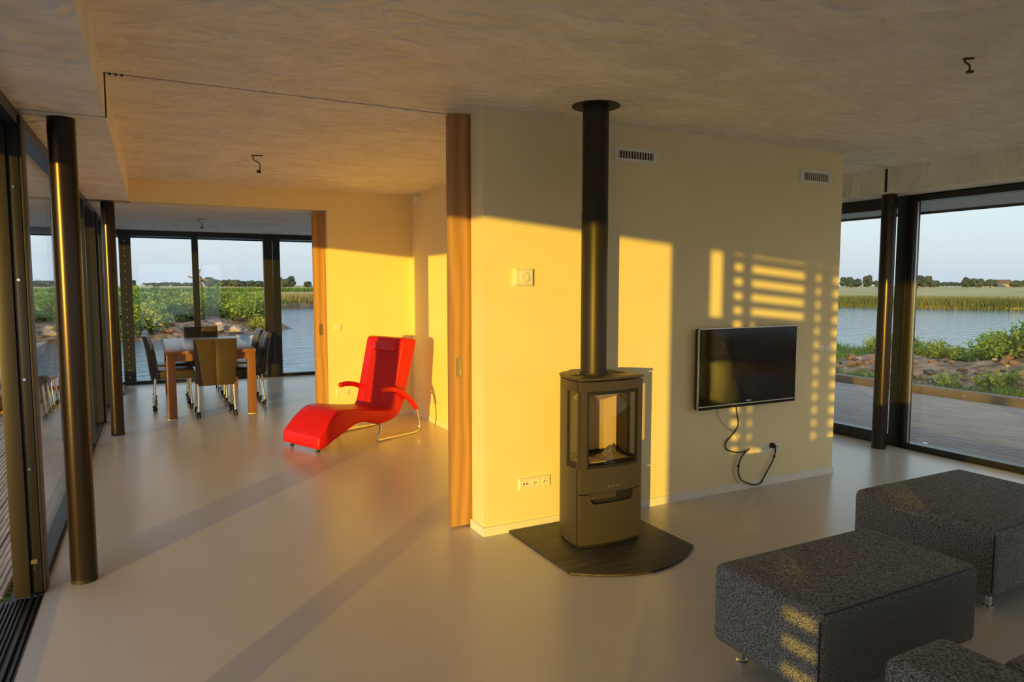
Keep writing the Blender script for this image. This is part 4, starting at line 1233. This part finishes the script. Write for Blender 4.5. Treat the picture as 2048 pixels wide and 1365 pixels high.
# far trees, mill and farmhouses on the horizon
def crown_mesh(seed):
    q = random.Random(seed); mb = MB()
    for _ in range(11):
        a = q.uniform(0,6.28); rr = 0.36*q.random()**0.5
        c = Vector((rr*math.cos(a), rr*math.sin(a), q.uniform(0.28, 0.82)))
        r0 = q.uniform(0.16, 0.27)
        bm = bmesh.new(); bmesh.ops.create_icosphere(bm, subdivisions=2, radius=r0)
        for v in bm.verts: v.co *= q.uniform(0.82, 1.15)
        mb.add([v.co + c for v in bm.verts], [tuple(v.index for v in f.verts) for f in bm.faces])
        bm.free()
    me = bpy.data.meshes.new('crown'); me.from_pydata(mb.v, [], mb.f); me.materials.append(M['crown'])
    return me
CR = [crown_mesh(400+i) for i in range(5)]
tm = bpy.data.meshes.new('trunk'); _t = MB().tube([(0,0,0),(0,0,0.4)], [0.035,0.025], 7); tm.from_pydata(_t.v, [], _t.f); tm.materials.append(M['trunk'])
YAW = R(27.32)
def far_point(px, dist):
    th = math.atan((px-1024)/1385.9) + YAW
    return dist*math.sin(th), dist*math.cos(th)
def tree(px, dist, hpx, wf, q, label, group):
    x, y = far_point(px, dist)
    depth = dist*math.cos(math.atan((px-1024)/1385.9))
    h_ = hpx/1385.9*depth + 1.8
    t = thing('tree', (x, y, -0.3), label, 'tree', group, rz=q.uniform(0,6.28))
    t.scale = (h_*wf, h_*wf, h_)
    a = bpy.data.objects.new('crown', q.choice(CR)); link(a, t, True)
    b = bpy.data.objects.new('trunk', tm); link(b, t, True)
q = random.Random(77)
for px, hp_, wf in ((1690,15,1.3),(1700,13,1.3),(1710,10,1.4),(1733,17,0.8),(1752,8,1.2),(1833,16,1.3),(1846,17,1.2),(1858,12,1.4),(1866,8,1.4),(1926,13,0.8),(1940,11,1.2),(1952,12,1.2),(1978,9,1.9),(2026,7,1.8),(2046,7,1.2)):
    tree(px, 420+q.uniform(-70,70), hp_, wf, q, 'dark tree on the horizon beyond the right-hand glazing', 'trees on the horizon to the right')
for k in range(9):
    tree(1872+7*k+q.uniform(-2,2), 640+q.uniform(-60,60), q.uniform(2.5,4.5), 1.8, q, 'low tree in the hazy row on the horizon to the right', 'hazy row of trees to the right')
for px, hp_, wf in ((268,9,0.8),(418,13,1.3),(424,10,1.3),(436,9,1.4),(448,8,1.6),(457,10,1.3),(470,8,1.6),(480,8,1.8),(492,7,1.6),(505,7,1.6),(518,6,1.8),(528,6,1.5)):
    tree(px, 400+q.uniform(-40,90), hp_, wf, q, 'haze-tinted tree on the horizon behind the mill', 'trees on the horizon beyond the dining end')
for k in range(14):
    tree(296+8*k+q.uniform(-2,2), 640+q.uniform(-60,60), q.uniform(2,4), 1.8, q, 'low tree in the hazy row left of the mill', 'hazy row of trees left of the mill')
tree(568, 300, 14, 1.0, q, 'smaller round tree of the pair at the right of the dining view', None)
tree(580, 300, 17, 1.1, q, 'larger round tree of the pair at the right of the dining view', None)
tree(618, 330, 6, 1.2, q, 'small tree beside the plywood sliding door edge in the dining view', None)
for k in range(10):
    tree(62+5*k, 520+q.uniform(-80,80), q.uniform(5,8), 1.6, q, 'tree in the horizon row seen through the left glass', 'trees seen through the left glass')
mx, my = far_point(401, 345)
ml = thing('windmill', (mx, my, -0.3), 'small wooden windmill standing in the field', 'windmill', rz=-R(20))
build(MB().add([(-1.3,-1.3,0),(1.3,-1.3,0),(1.3,1.3,0),(-1.3,1.3,0),(-0.55,-0.55,3.4),(0.55,-0.55,3.4),(0.55,0.55,3.4),(-0.55,0.55,3.4)], [(0,3,2,1),(4,5,6,7),(0,1,5,4),(1,2,6,5),(2,3,7,6),(3,0,4,7)]), 'tower', M['farwood'], ml, local=True)
build(MB().box(-0.8,0.8,-1.1,1.1,3.4,4.7), 'cap', M['farwood'], ml, local=True)
build(MB().add([(-1.0,-1.2,4.7),(1.0,-1.2,4.7),(1.0,1.2,4.7),(-1.0,1.2,4.7),(0,-1.2,5.7),(0,1.2,5.7)], [(0,1,4),(2,3,5),(1,2,5,4),(3,0,4,5),(0,3,2,1)]), 'cap_roof', M['farroof'], ml, local=True)
for k in range(4):
    a = R(75 + 90*k)
    c_, s_ = math.cos(a), math.sin(a)
    def rp(u, v): return (u*c_-v*s_, -1.45, 4.3+u*s_+v*c_)
    p = [rp(0.2,-0.05), rp(4.4,-0.12), rp(4.4,0.6), rp(1.2,0.6), rp(1.2,0.08), rp(0.2,0.08)]
    build(MB().add(p + [(x, y+0.1, z) for x, y, z in p], [(0,1,2,3,4,5),(11,10,9,8,7,6)] + [(i,6+i,6+(i+1)%6,(i+1)%6) for i in range(6)]), 'sail', M['farwood'], ml, local=True)
def house(px, dist, w, hh, label):
    x, y = far_point(px, dist)
    t = thing('farmhouse', (x, y, -0.3), label, 'house', rz=-math.atan((px-1024)/1385.9)-YAW)
    build(MB().box(-w/2,w/2,-3,3,0,hh*0.45), 'wall', M['farwhite'], t, local=True)
    build(MB().add([(-w/2-.3,-3.3,hh*.45),(w/2+.3,-3.3,hh*.45),(w/2+.3,3.3,hh*.45),(-w/2-.3,3.3,hh*.45),(-w/2+1.5,0,hh),(w/2-1.5,0,hh)], [(0,1,5,4),(2,3,4,5),(1,2,5),(3,0,4),(0,3,2,1)]), 'roof', M['farroof'], t, local=True)
house(1999, 520, 12, 4.6, 'low farmhouse with reddish roof on the right-hand horizon')
house(1972, 620, 9, 4.4, 'farmhouse half hidden by trees on the right-hand horizon')
house(463, 530, 5, 3.6, 'pale farmhouse among the trees beyond the dining end')
